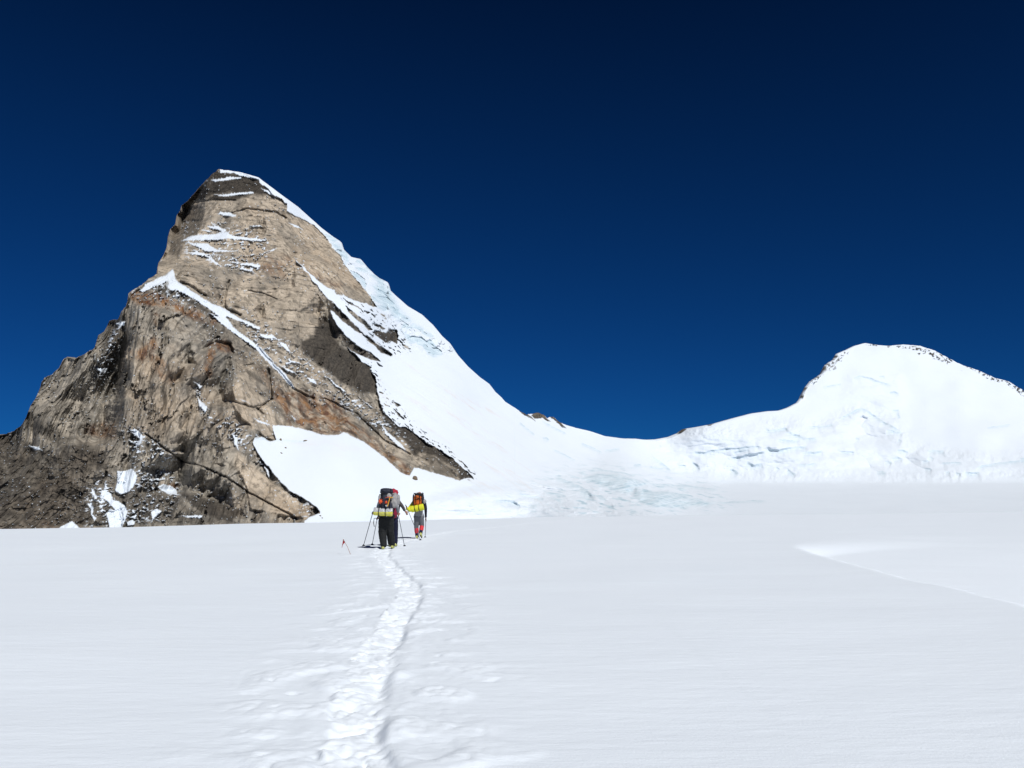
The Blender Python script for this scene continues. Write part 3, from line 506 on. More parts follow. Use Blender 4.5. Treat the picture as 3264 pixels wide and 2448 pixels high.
# --- relief: rock texture
_sel = rock > 0.001
_full = {}
for _n in ('X', 'Y', 'U', 'Vv', 'wa', 'wb', 'tanm', 'up', 'rib', 'low'): _full[_n] = globals()[_n]; globals()[_n] = globals()[_n][_sel]
f1, e1 = facets(U / 34 + 0.25 * wa, Vv / 60 + 0.2 * wb, 401, 1.4)
f2, e2 = facets(U / 11 + 0.2 * gn(U / 20, Vv / 20, 405), Vv / 24, 411, 1.6)
f3, e3 = facets(U / 4.2 + 0.2 * gn(U / 8, Vv / 8, 415), Vv / 7.5, 421, 1.6)
fh, eh = facets(U / 40, Vv / 7.0 + 0.35 * gn(U / 50, Vv / 30, 425), 431, 1.5)
fh2, eh2 = facets(U / 16, Vv / 2.8 + 0.4 * gn(U / 30, Vv / 20, 426), 441, 1.5)
du = U * 0.80 + Vv * 0.60 * -1; dv = U * 0.60 + Vv * 0.80                # bedding that dips down to the right
fd, ed = facets(du / 46, dv / 8.5 + 0.3 * gn(U / 40, Vv / 40, 445), 451, 1.5)
fd2, ed2 = facets(du / 15, dv / 3.2, 461, 1.5)
ribs = fbm(U / 13 + 0.5 * gn(U / 30, Vv / 60, 470), Vv / 85, 4, 471, 0.6, 1)
ribs2 = fbm(U / 4.5, Vv / 40, 4, 476, 0.6, 1)
bulge = fbm(U / 46, Vv / 46, 3, 481, 0.5)
fine = fbm(U / 5, Vv / 5, 5, 491, 0.62)
slab = np.clip(tanm - 0.55, 0, 1) / 0.45
def tri(t, a=0.68):
    t = t - np.floor(t); return np.where(t < a, t / a, (1 - t) / (1 - a))
ph = 0.55 * gn(U / 55, Vv / 110, 601) + 0.18 * gn(U / 15, Vv / 26, 602)
ph2 = 0.45 * gn(U / 30, Vv / 45, 603) + 0.16 * gn(U / 8, Vv / 9, 604)
T_low = 12.5 * tri(U / 27 + ph + 0.16 * f1) + 5.2 * tri(U / 10.5 + 1.3 * ph2 + 0.30 * f1 + 0.10 * f2, 0.64) + 1.5 * tri(U / 4.2 + 1.6 * ph2 + 0.22 * f2, 0.6) + 0.8 * f1 + 0.75 * f2 + 0.35 * f3 + 6 * bulge + 1.3 * fine - 1.5 * ribs2
T_up = 10.0 * tri(U / 46 + 0.8 * ph) + (1 - 0.7 * slab) * (3.0 * tri(Vv / 15 + 0.8 * gn(U / 70, Vv / 40, 605) + 0.06 * f2, 0.3) + 0.8 * tri(Vv / 5.2 + 0.7 * gn(U / 30, Vv / 16, 606) + 0.1 * f2, 0.35)) + 2.4 * tri(U / 13 + 1.2 * ph2 + 0.25 * fh, 0.62) + 0.6 * f2 + 0.5 * fh + 7 * bulge + 0.9 * fine
T_rib = 8.0 * tri(U / 40 + ph) + 4.2 * tri(dv / 13 + 0.5 * gn(U / 40, Vv / 40, 607) + 0.08 * f2, 0.35) + 1.2 * tri(dv / 4.6 + 0.6 * gn(U / 18, Vv / 18, 608), 0.4) + 2.0 * tri(U / 9 + ph2) + 0.9 * f2 + 0.4 * f3 + 5 * bulge + 1.2 * fine
T_low = T_low * (1 - 0.62 * slab)
_zn = poly_mask(X + 20 * wa, Y + 20 * wb, Z2([(-300, 800), (250, 860), (500, 900), (700, 900), (760, 1160), (1150, 1210), (1420, 1340), (1420, 1500), (-300, 1500)]), 45)
_fi, _ei = facets(U / 9 + 0.3 * gn(U / 12, Vv / 12, 671), Vv / 9, 672, 1.8); _fj, _ej = facets(U / 3.6, Vv / 3.8, 676, 1.8)
T_low = T_low * (1 - 0.45 * _zn) + _zn * (6.0 * fbm(U / 24, Vv / 24, 6, 681, 0.6) + 1.3 * _fi + 0.7 * _fj + 2.0 * fbm(U / 7, Vv / 7, 4, 683, 0.6, 1))
TEX = up * T_up + np.clip(rib - up, 0, 1) * T_rib + np.clip(1 - up - np.clip(rib - up, 0, 1), 0, 1) * T_low
TEX = np.where(X > 1640, 3 * f2 + 2 * f3 + 2 * fine, TEX)
crk = np.maximum.reduce([up * sst(0.07, 0.0, eh) * 0.5, rib * sst(0.10, 0.0, ed) * 0.7, low * sst(0.06, 0.0, e2) * 0.6, sst(0.05, 0.0, e1) * 0.7])
_bed = Vv / 8.5 + 0.8 * gn(U / 70, Vv / 40, 651) + 0.25 * gn(U / 14, Vv / 9, 652); _bed = np.abs(_bed - np.round(_bed)) * 8.5
_dip = dv / 9.0 + 0.7 * gn(U / 60, Vv / 60, 653) + 0.2 * gn(U / 12, Vv / 12, 654); _dip = np.abs(_dip - np.round(_dip)) * 9.0
_ver = U / 9.0 + 1.2 * gn(U / 30, Vv / 70, 655) + 0.35 * gn(U / 8, Vv / 16, 656); _ver = np.abs(_ver - np.round(_ver)) * 9.0
_g1 = sst(-0.1, 0.25, gn(U / 24, Vv / 9, 657)); _g2 = sst(-0.1, 0.25, gn(U / 16, Vv / 20, 658)); _g3 = sst(-0.05, 0.3, gn(U / 7, Vv / 30, 659))
_lowz = np.clip(1 - up - rib, 0, 1) * (1 - 0.4 * _zn)
_ln = np.maximum.reduce([up * (1 - 0.6 * slab) * _g1 * sst(1.5, 0.3, _bed), np.clip(rib - up, 0, 1) * _g2 * sst(1.6, 0.3, _dip), (_lowz * (1 - 0.7 * slab) + 0.35 * up) * _g3 * sst(1.5, 0.3, _ver)])
TEX = TEX + 1.6 * _ln; crk = np.maximum(crk, _ln)
globals().update(_full)
def _put(a):
    o = np.zeros(X.shape); o[_sel] = a; return o
TEX = _put(TEX); crk = _put(crk); fine = fbm(U / 5, Vv / 5, 4, 491, 0.62)
# --- relief: snow and ice
fl = (X * 0.55 - Y * 0.835); al = (X * 0.835 + Y * 0.55)               # across and along the fall line of the big snow face
face = poly_mask(X, Y, Z4([(700, 50), (1150, 180), (1330, 420), (1700, 560), (2100, 900), (2160, 1400), (1700, 1300), (1000, 560)]), 60)
flute = fbm(fl / 22, al / 300, 4, 501, 0.6)
SN = 1.3 * fbm(U / 60, Vv / 60, 4, 511, 0.5) + 2.4 * face * flute + 0.25 * fine
ser = poly_mask(X + 8 * wa, Y + 8 * wb, ZA([(660, -10), (740, -30), (860, 60), (900, 160), (1010, 240), (1120, 260), (1300, 460), (1420, 540), (1480, 690), (1500, 800), (1700, 1020), (1900, 1150), (2150, 1280), (2230, 1380), (1950, 1440), (1700, 1300), (1560, 1080), (1420, 960), (1300, 840), (1220, 720), (1080, 530), (920, 340), (780, 140)]), 10)
sblk, sed = facets(U / 11, Vv / 14, 521, 2.0); sbl2, sed2 = facets(U / 4.5, Vv / 5.5, 526, 2.0)
SN = SN + ser * (2.6 * sblk + 1.3 * sbl2 + 3 * fbm(U / 20, Vv / 25, 4, 531, 0.6))
ice = soft([ZA([(740, 60), (820, 100), (880, 130), (870, 190), (800, 150)]), ZA([(1270, 590), (1380, 580), (1450, 650), (1500, 760), (1420, 850), (1290, 760)]), ZA([(1330, 640), (1480, 700), (1520, 820), (1690, 1000), (1650, 1020), (1500, 960), (1380, 800)])], 8, 12) * 0.85
ice = np.maximum(ice, 0.75 * ser * sst(0.0, 0.4, sblk))
ice = np.maximum(ice, 0.6 * soft([ZA([(1590, 1060), (1700, 1050), (1760, 1090), (1650, 1110)]), ZA([(1900, 1390), (1990, 1400), (1960, 1440)])], 5, 8))
def lips(pts, amp, w, blue=0.8):
    """a snow lip: the snow above overhangs a little wall of ice"""
    global SN, ice
    P = np.array(pts); pad = 5 * w + 10
    sel = (X > P[:, 0].min() - pad) & (X < P[:, 0].max() + pad) & (Y > P[:, 1].min() - pad) & (Y < P[:, 1].max() + pad)
    d, sd, par = seg_dist(X[sel] + 2.5 * wa[sel], Y[sel] + 2.5 * wb[sel], pts)
    L = sum(math.dist(a, b) for a, b in zip(pts[:-1], pts[1:]))
    e = sst(0, 0.12 * L + 2, par) * sst(L, 0.88 * L - 2, par) * (0.75 + 0.5 * gn(par / 14, par * 0, 551))
    q = d * sd                                     # lines run left to right, so below is positive
    dep = np.where(q > 0, sst(0, 0.7 * w, q) * np.exp(-(q / (1.6 * w)) ** 2), -0.12 * np.exp(-(q / (2.5 * w)) ** 2))
    SN[sel] += 0.42 * amp * e * dep
    ice[sel] = np.maximum(ice[sel], blue * e * np.where(q > 0, np.exp(-(q / (1.0 * w)) ** 2), 0))
LIPS = [(Z6([(840, 660), (920, 620), (990, 580), (1030, 575), (1080, 600), (1150, 650), (1200, 680), (1260, 710), (1330, 755)]), 9, 6), (Z6([(620, 710), (700, 705), (760, 705), (820, 685)]), 6, 5), (Z6([(310, 700), (350, 735), (420, 725), (470, 715), (490, 745), (560, 770), (620, 795), (720, 790)]), 13, 8), (Z6([(330, 840), (360, 870), (420, 880), (490, 860), (560, 855), (640, 850)]), 13, 9),
        (Z6([(580, 885), (620, 890), (680, 895), (740, 880)]), 12, 10), (Z6([(0, 865), (120, 865), (220, 850), (300, 855)]), 8, 6), (Z6([(60, 935), (150, 925), (180, 910), (250, 905), (320, 885)]), 9, 7), (Z6([(950, 350), (1020, 340), (1090, 350), (1130, 372), (1250, 405)]), 6, 5), (Z6([(1150, 345), (1190, 335)]), 6, 5), (Z6([(730, 420), (820, 405), (880, 395)]), 3, 4),
        (Z6([(1220, 460), (1260, 450), (1300, 465)]), 9, 6), (Z6([(1240, 940), (1290, 930), (1330, 945)]), 9, 8), (Z6([(1190, 960), (1220, 960), (1250, 975)]), 9, 7), (Z6([(1500, 885), (1550, 880), (1600, 885), (1630, 880)]), 10, 8), (Z6([(1850, 1010), (1950, 985), (2030, 975), (2140, 960), (2300, 950)]), 6, 6), (Z6([(400, 810), (440, 800), (500, 810), (580, 805)]), 9, 7), (Z6([(1200, 730), (1260, 735), (1330, 750)]), 12, 9), (Z6([(1930, 715), (2050, 700), (2120, 690)]), 3, 4),
        (Z6([(870, 885), (900, 895), (970, 890)]), 8, 6), (Z6([(1280, 880), (1330, 880), (1370, 895)]), 8, 6), (Z6([(1130, 1040), (1170, 1035), (1210, 1045)]), 9, 8), (Z6([(1630, 1040), (1670, 1035)]), 10, 7), (Z6([(1710, 1045), (1750, 1050)]), 10, 7), (Z6([(1770, 1040), (1840, 1045), (1890, 1040)]), 10, 8), (Z6([(1460, 960), (1520, 955)]), 8, 6), (Z6([(1480, 1010), (1540, 1020)]), 8, 6), (Z6([(1600, 975), (1660, 970), (1760, 970)]), 6, 5), (Z6([(60, 1015), (100, 1030), (130, 1055)]), 12, 8), (Z6([(180, 960), (240, 990), (300, 975)]), 8, 8), (Z6([(480, 1020), (510, 1040), (550, 1060)]), 13, 8), (Z6([(400, 1000), (430, 1020)]), 9, 6), (Z6([(1500, 940), (1530, 930), (1560, 945)]), 8, 6), (Z6([(2180, 940), (2230, 935)]), 9, 9), (Z6([(980, 790), (1010, 800)]), 8, 5), (Z6([(1290, 600), (1310, 650)]), 5, 5), (Z6([(1240, 590), (1300, 585)]), 4, 5), (Z6([(1290, 800), (1320, 815)]), 8, 6), (Z6([(550, 985), (620, 985), (700, 975)]), 4, 5),
        (Z5([(860, 515), (950, 550), (1040, 595)]), 9, 5), (Z5([(1040, 575), (1110, 570), (1170, 555)]), 6, 5), (Z5([(1730, 585), (1830, 590), (1900, 575), (2030, 555)]), 9, 7), (Z5([(2050, 600), (2100, 580), (2190, 570)]), 6, 6), (Z5([(2030, 630), (2120, 625)]), 6, 6), (Z5([(1420, 620), (1480, 660), (1530, 700), (1580, 745)]), 9, 6), (Z5([(1730, 660), (1780, 690), (1800, 735)]), 9, 6), (Z5([(1620, 690), (1690, 690)]), 6, 5), (Z5([(1390, 700), (1520, 720)]), 4, 4), (Z5([(1270, 690), (1340, 685)]), 6, 6), (Z5([(560, 340), (660, 400), (760, 448)]), 7, 4), (Z5([(560, 480), (600, 475), (620, 500)]), 7, 6), (Z5([(380, 350), (440, 400), (510, 460)]), 3, 4), (Z5([(640, 560), (760, 620), (830, 660)]), 3, 4),
        (Z5([(900, 735), (980, 730), (1080, 735), (1180, 748), (1280, 770)]), 4, 4), (Z5([(370, 905), (440, 930), (520, 940), (590, 960)]), 8, 5), (Z5([(575, 905), (640, 910), (700, 915), (760, 940)]), 4, 5), (Z5([(655, 775), (720, 800), (790, 830), (850, 850), (900, 880), (960, 930), (990, 940)]), 13, 10), (Z5([(850, 890), (900, 910), (960, 950)]), 9, 8), (Z5([(1010, 930), (1070, 965)]), 5, 5), (Z5([(180, 965), (240, 970), (300, 970), (345, 975), (390, 1020)]), 8, 6), (Z5([(310, 970), (360, 985), (400, 1020)]), 10, 8), (Z5([(840, 985), (860, 1010)]), 7, 5),
        (Z5([(1380, 835), (1480, 842), (1600, 848), (1720, 855), (1820, 868), (1960, 885)]), 8, 5), (Z5([(1270, 890), (1300, 875), (1360, 905), (1540, 900), (1700, 938), (1850, 982), (1930, 992)]), 5, 10), (Z5([(1930, 985), (2080, 978), (2210, 970), (2330, 970)]), 6, 4), (Z5([(880, 800), (1010, 765), (1150, 775), (1290, 812), (1420, 842)]), 6, 8), (Z4([(0, 930), (180, 945), (310, 955), (430, 965)]), 1.5, 4)]
for q, a, w in LIPS: lips(q, a, 1.5 * w, 0.75)
sz = poly_mask(X + 14 * wa, Y + 14 * wb, Z6([(-500, 720), (0, 760), (300, 690), (700, 690), (860, 640), (1030, 560), (1260, 690), (1400, 860), (1700, 930), (2300, 940), (2300, 1060), (1400, 1070), (500, 1075), (-500, 1000)]), 30) + 0.8 * poly_mask(X, Y, Z4([(1700, 1330), (2200, 1260), (2500, 1330), (2500, 1500), (1400, 1500), (1300, 1420)]), 25) + 0.6 * poly_mask(X, Y, Z6([(920, 330), (1300, 330), (1350, 700), (1250, 700), (1100, 560), (900, 500)]), 25)
SN = SN + sz * (12.0 * clods(U / 46 + 0.5 * gn(U / 60, Vv / 40, 701), Vv / 20 + 0.4 * gn(U / 50, Vv / 50, 702), 711) * -1 + 12 * fbm(U / 70, Vv / 34, 4, 721, 0.5)) + (X > 1640) * 5 * fbm(U / 150, Vv / 110, 3, 731, 0.5)
bands = poly_mask(X, Y, Z5([(870, 800), (1010, 762), (1150, 768), (1290, 808), (1400, 840), (1330, 860), (1290, 880), (1220, 930), (1100, 890), (1000, 850)]), 6) + poly_mask(X, Y, Z5([(1265, 930), (1300, 878), (1360, 908), (1540, 904), (1700, 942), (1850, 985), (1920, 992), (1800, 1012), (1600, 1032), (1430, 1022), (1330, 990)]), 5)
bnd = fbm((X * 0.97 - Y * 0.22) / 90, (X * 0.22 + Y * 0.97) / 4.5, 3, 561, 0.6)
SN = SN + bands * 1.6 * bnd
glz = poly_mask(X + 16 * wa, Y + 10 * wb, Z5([(-300, 880), (0, 870), (350, 880), (600, 760), (700, 730), (1000, 720), (1300, 770), (1900, 860), (2000, 1000), (1700, 1060), (900, 1110), (-300, 1130)]), 60)
_gl = glz * (0.15 + 0.85 * sst(1480, 1950, X)); SN = SN + 1.15 * _gl * (9 * fbm(X / 55 + 0.5 * wa, Y / 15, 4, 741, 0.55) - 7 * clods(X / 34 + 0.4 * wa, Y / 13 + 0.012 * X, 751) * sst(-0.1, 0.3, gn(X / 80, Y / 40, 755)))
ice = np.maximum(ice, 1.0 * _gl * sst(0.05, 0.4, fbm(X / 40, Y / 8 - X * 0.02, 3, 761)))
CLIFF = Z5([(1265, 930), (1300, 878), (1360, 908), (1540, 904), (1700, 942), (1850, 985), (1920, 992), (1800, 1012), (1600, 1032), (1430, 1022), (1330, 990)]); UPB = Z5([(870, 800), (1010, 762), (1150, 768), (1290, 808), (1400, 840), (1330, 860), (1290, 880), (1220, 930), (1100, 890), (1000, 850)])
for _q, _lo, _k, _s in ((CLIFF, Z5([(1255, 925), (1330, 992), (1430, 1024), (1600, 1034), (1800, 1014), (1930, 990)]), 0.30, 8), (UPB, Z5([(860, 795), (1000, 852), (1100, 892), (1220, 932), (1300, 880), (1410, 842)]), 0.35, 10)):
    _yb = np.interp(X, [p[0] for p in _lo], [p[1] for p in _lo]); _m = _k * poly_mask(X + 2 * wa, Y + 2 * wb, _q, _s)
    SN = SN + np.where(_m > 0, _m * (bil(QD, X, _yb) + np.clip(_yb - Y, 0, 99) * 0.22 - D0), 0)
ice = np.maximum(ice, bands * (0.35 + 0.55 * sst(-0.2, 0.3, bnd)))
dust = 0.55 * poly_mask(X + 20 * wa, Y + 20 * wb, Z4([(1250, 1150), (1500, 1270), (1700, 1290), (1800, 1330), (1750, 1400), (1600, 1360), (1450, 1330), (1250, 1250)]), 30) * sst(-0.1, 0.4, flute) + 0.55 * face * sst(0.0, 0.5, flute) + 0.3 * poly_mask(X, Y, Z4([(250, 900), (500, 960), (900, 1020), (700, 1060), (350, 990)]), 25)
# rubble cones and hollows in the pocket
REL = F * (0.15 + 0.85 * rock * (X < 1640)) + G * rock + np.where(snow > 0.5, 0, 0) + rock * TEX * (1 - 0.55 * snow_on) + (1 - rock) * SN
REL = REL - 1.2 * rock * (1 - snow_on)
D = D0 + REL * (1 - 0.5 * sst(0.985, 1.0, tt))
bR, bC = RA, RC
PX = bR * D; PZ = EYE + bC * D
P3 = np.stack([PX, D, PZ], -1)
# the far side, falling away behind the skyline, and a foot sunk under the snow
back = []
for dy, dz in ((14, 1.5), (40, -10), (110, -60), (260, -200), (420, -420)):
    r = P3[-1].copy(); r[:, 1] += dy; r[:, 2] = np.maximum(r[:, 2] + dz, -80); back.append(r)
foot = P3[0].copy(); foot[:, 2] -= 45; foot[:, 1] += 5
ALL = np.concatenate([foot[None], P3, np.stack(back)], 0)
def ext(a): return np.concatenate([a[:1], a, np.repeat(a[-1:], len(back), 0)], 0)
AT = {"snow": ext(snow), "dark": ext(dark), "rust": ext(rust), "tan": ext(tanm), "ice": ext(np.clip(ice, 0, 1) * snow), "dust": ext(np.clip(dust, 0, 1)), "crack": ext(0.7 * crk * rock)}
FA = grid_faces(ALL.shape[0], ALL.shape[1])
fx = ext(X).ravel()[FA].mean(1); fy = ext(Y).ravel()[FA].mean(1)
GL = [(1330, 1800), (1420, 1590), (1500, 1560), (1600, 1552), (1680, 1540)] + Z5([(700, 742), (900, 730), (1080, 735), (1300, 768), (1500, 785), (1800, 800), (2212, 815)]) + [(2500, 1538), (3000, 1545), (3700, 1545), (3700, 1900)]
in_gl = in_poly(fx, fy, GL); left = fx < 1690
def cut(name, keep, label):
    f = FA[keep]; used = np.unique(f); remap = np.zeros(ALL.shape[0] * ALL.shape[1], np.int64); remap[used] = np.arange(len(used))
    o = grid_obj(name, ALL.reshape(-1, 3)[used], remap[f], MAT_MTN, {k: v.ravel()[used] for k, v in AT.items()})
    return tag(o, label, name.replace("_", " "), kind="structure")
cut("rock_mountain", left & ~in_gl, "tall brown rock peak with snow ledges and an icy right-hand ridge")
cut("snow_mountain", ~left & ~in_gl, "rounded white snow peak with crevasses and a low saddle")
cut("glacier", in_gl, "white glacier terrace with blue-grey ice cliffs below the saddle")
def on_relief(px, py):
    j = int(np.argmin(np.abs(cx - px))); i = int(np.argmin(np.abs(Y[:, j] - py))); return Vector(P3[i, j])

# --- loose boulders on the snow below the rock
MAT_BOULDER = NT("boulder_rock")
_p = MAT_BOULDER.pos()
MAT_BOULDER = MAT_BOULDER.done(MAT_BOULDER.mix(MAT_BOULDER.noise(_p, 0.5, 5), C3(0.10, 0.085, 0.068), C3(0.26, 0.19, 0.125)), 0.85, 0.1, MAT_BOULDER.noise(_p, 1.5, 4), 0.6, 0.5)
def boulder(px, py, w, h, seed, label, rz=0.0):
    c = on_relief(px, py); s = c.y / FOC
    me = bpy.data.meshes.new("boulder"); bm = bmesh.new(); bmesh.ops.create_icosphere(bm, subdivisions=4, radius=1.0)
    rnd = random.Random(seed); pl = [(Vector((rnd.uniform(-1, 1), rnd.uniform(-1, 1), rnd.uniform(-1, 1))).normalized(), rnd.uniform(0.62, 0.9)) for _ in range(11)]
    for v in bm.verts:
        for n, dd in pl:
            t = v.co.dot(n)
            if t > dd: v.co -= n * (t - dd)
        v.co *= 1 + 0.05 * math.sin(9 * v.co.x + seed) * math.cos(8 * v.co.z)
        v.co = Vector((v.co.x * w * s / 2, v.co.y * (w + h) * s / 4, v.co.z * h * s / 2))
    bm.to_mesh(me); bm.free(); me.materials.append(MAT_BOULDER)
    o = bpy.data.objects.new("boulder", me); COL.objects.link(o); o.location = c; o.rotation_euler = (0, rz, 0.3 * seed)
    return tag(o, label, "boulder", "boulders lying on the snow under the rock peak")
for b in ((893.6, 1402.5, 9, 10, 1, "grey boulder on the snow pocket just right of the tan rock nose", 0.1), (909.5, 1427.5, 7, 6, 2, "small grey boulder lower on the pocket below the one beside the tan nose", 0.3), (897, 1444, 9, 5, 3, "low cluster-like dark stone nearest the speckled rim of the snow pocket", 0.6), (974.5, 1404.5, 19, 4, 4, "long thin dark stone lying across the top of the snow pocket", -0.1),
          (1323, 1526, 24, 15, 5, "largest brown boulder just below the tip of the rusty rib", 0.6), (1018, 1635, 7, 5, 6, "upper of three small stones off the right toe of the rock foot", 0.1), (1027, 1651, 6, 5, 7, "lowest and rightmost of three small stones beside the rock toe", 0.5), (1021, 1645, 8, 6, 8, "middle and widest of three small stones beside the rock toe", 0.2), (1216.5, 1252.5, 10, 7, 9, "single dark boulder on the big snow face beside the dark cliff", 0.3)):
    boulder(*b)
#MTNEND#
#PEOPLE#
# ------------------------------------------------------------------ climbers and their gear
def plain(name, col, rough=0.75, spec=0.2, var=0.35, scale=14, bstr=0.35):
    k = NT(name); tc = k.n("ShaderNodeTexCoord").outputs["Object"]
    d = tuple(c * (1 - var) for c in col[:3]) + (1.0,)
    n = k.noise(tc, scale, 4, 0.6)
    return k.done(k.mix(n, d, tuple(min(1, c * (1 + 0.35 * var)) for c in col[:3]) + (1.0,)), rough, spec, n, bstr, 0.02)
SKIN = plain("skin", (0.42, 0.22, 0.15), 0.6, 0.3, 0.15)
BLACK = plain("black_cloth", (0.016, 0.017, 0.018)); NAVYT = plain("navy_cloth", (0.012, 0.014, 0.040)); GREYT = plain("grey_trousers", (0.135, 0.138, 0.150))
GREYJ = plain("pale_grey_fleece", (0.26, 0.27, 0.29)); BROWNJ = plain("brown_grey_fleece", (0.105, 0.092, 0.088)); DARKJ = plain("dark_fleece", (0.020, 0.020, 0.032))
NAVYP = plain("navy_pack_cloth", (0.024, 0.028, 0.045), 0.6, 0.3); PALEP = plain("pale_grey_pack_cloth", (0.36, 0.35, 0.34), 0.6, 0.3, 0.5, 9); CHARP = plain("charcoal_cloth", (0.028, 0.028, 0.034), 0.6)
REDC = plain("red_cloth", (0.42, 0.022, 0.045), 0.6, 0.3); DREDC = plain("dark_red_cloth", (0.25, 0.012, 0.045), 0.6, 0.3); ORANGEC = plain("orange_cloth", (0.62, 0.13, 0.015), 0.6, 0.3, 0.45, 9); ORANGER = plain("orange_red_plastic", (0.75, 0.085, 0.012), 0.4, 0.5, 0.3)
YELM = plain("yellow_foam", (0.66, 0.66, 0.035), 0.7, 0.2, 0.15); GOLD = plain("gold_metal", (0.62, 0.33, 0.03), 0.4, 0.5, 0.15); STRAP = plain("black_webbing", (0.012, 0.012, 0.013)); BOOTY = plain("yellow_boot", (0.52, 0.52, 0.16), 0.5, 0.4, 0.5, 18)
POLEM = plain("grey_pole_metal", (0.10, 0.11, 0.14), 0.35, 0.5, 0.2); GRIP = plain("black_grip", (0.015, 0.015, 0.018), 0.7); CANE = plain("orange_brown_cane", (0.36, 0.16, 0.10), 0.7); FLAGM = plain("red_flag_cloth", (0.34, 0.022, 0.030), 0.8); GAITER = plain("red_gaiter", (0.62, 0.030, 0.042), 0.6, 0.3); WHITEP = plain("white_plastic", (0.8, 0.8, 0.78), 0.4)
def mat_mat():
    k = NT("silver_and_yellow_foam"); tc = k.n("ShaderNodeTexCoord").outputs["Object"]
    sx = k.n("ShaderNodeSeparateXYZ", i0=tc); n = k.noise(tc, 22, 4, 0.65)
    h = k.mul(sx.outputs[2], k.mul(n, 0.02), 'ADD')
    top = k.mix(k.ramp(n, 0.35, 0.65), C3(0.24, 0.25, 0.27), C3(0.58, 0.59, 0.60)); bot = k.mix(k.ramp(n, 0.4, 0.75), C3(0.62, 0.58, 0.05), C3(0.72, 0.68, 0.30))
    return k.done(k.mix(k.ramp(h, 0.0, 0.02), bot, top), 0.55, 0.4, n, 0.4, 0.01)
MATMAT = mat_mat()

def ring_tube(bm, pts, radii, seg=14, flat=None):
    """one tapered tube along points with round ends"""
    pts = [Vector(p) for p in pts]; rings = []
    up = Vector((0.13, 0.97, 0.21))
    full = []
    for i, (p, r) in enumerate(zip(pts, radii)):
        t = (pts[min(i + 1, len(pts) - 1)] - pts[max(i - 1, 0)]).normalized()
        if i == 0:
            for a in (80, 50, 25): full.append((p - t * r * math.sin(math.radians(a)), r * math.cos(math.radians(a)), t))
        full.append((p, r, t))
        if i == len(pts) - 1:
            for a in (25, 50, 80): full.append((p + t * r * math.sin(math.radians(a)), r * math.cos(math.radians(a)), t))
    for p, r, t in full:
        s = t.cross(up).normalized(); u = s.cross(t).normalized()
        rings.append([bm.verts.new(p + (s * math.cos(2 * math.pi * k / seg) + u * math.sin(2 * math.pi * k / seg)) * r) for k in range(seg)])
    for a, b in zip(rings[:-1], rings[1:]):
        for k in range(seg): bm.faces.new((a[k], a[(k + 1) % seg], b[(k + 1) % seg], b[k]))
    bm.faces.new(rings[0][::-1]); bm.faces.new(rings[-1])
def link_bm(name, bm, mat, parent=None, smooth=True):
    bmesh.ops.recalc_face_normals(bm, faces=bm.faces[:])
    me = bpy.data.meshes.new(name); bm.to_mesh(me); bm.free(); me.materials.append(mat)
    for p in me.polygons: p.use_smooth = smooth
    o = bpy.data.objects.new(name, me); COL.objects.link(o)
    if parent:
        for v in me.vertices: v.co -= parent.matrix_world.translation if False else Vector(parent_loc(parent))
        o.parent = parent
    return o
def parent_loc(p):
    l = Vector(p.location)
    while p.parent: p = p.parent; l += Vector(p.location)
    return l
def blob(name, strokes, mat, parent, voxel=0.012, folds=0.0, seed=0):
    """one continuous surface grown round a set of tapered limbs"""
    bm = bmesh.new()
    for st in strokes: ring_tube(bm, [q[0] for q in st], [q[1] for q in st])
    bmesh.ops.recalc_face_normals(bm, faces=bm.faces[:])
    me = bpy.data.meshes.new("tmp"); bm.to_mesh(me); bm.free()
    o = bpy.data.objects.new("tmp", me); COL.objects.link(o)
    m = o.modifiers.new("r", 'REMESH'); m.mode = 'VOXEL'; m.voxel_size = voxel
    s = o.modifiers.new("s", 'SMOOTH'); s.factor = 0.5; s.iterations = 4
    dg = bpy.context.evaluated_depsgraph_get(); out = bpy.data.meshes.new_from_object(o.evaluated_get(dg))
    bpy.data.objects.remove(o); bpy.data.meshes.remove(me)
    n = len(out.vertices); co = np.empty(n * 3, np.float32); out.vertices.foreach_get("co", co); co = co.reshape(-1, 3).astype(float)
    if folds:
        nr = np.empty(n * 3, np.float32); out.vertex_normals.foreach_get("vector", nr); nr = nr.reshape(-1, 3)
        f = fbm(co[:, 0] * 9 + co[:, 1] * 6 + seed, co[:, 2] * 14 + 2 * gn(co[:, 0] * 5, co[:, 2] * 5, 3), 3, 600 + seed, 0.5)
        co = co + nr * (folds * f)[:, None]
    co = co - np.array(parent_loc(parent))
    out.vertices.foreach_set("co", co.astype(np.float32).ravel()); out.update()
    out.name = name; out.materials.clear(); out.materials.append(mat)
    out.polygons.foreach_set("use_smooth", np.ones(len(out.polygons), bool))
    b = bpy.data.objects.new(name, out); COL.objects.link(b); b.parent = parent
    return b
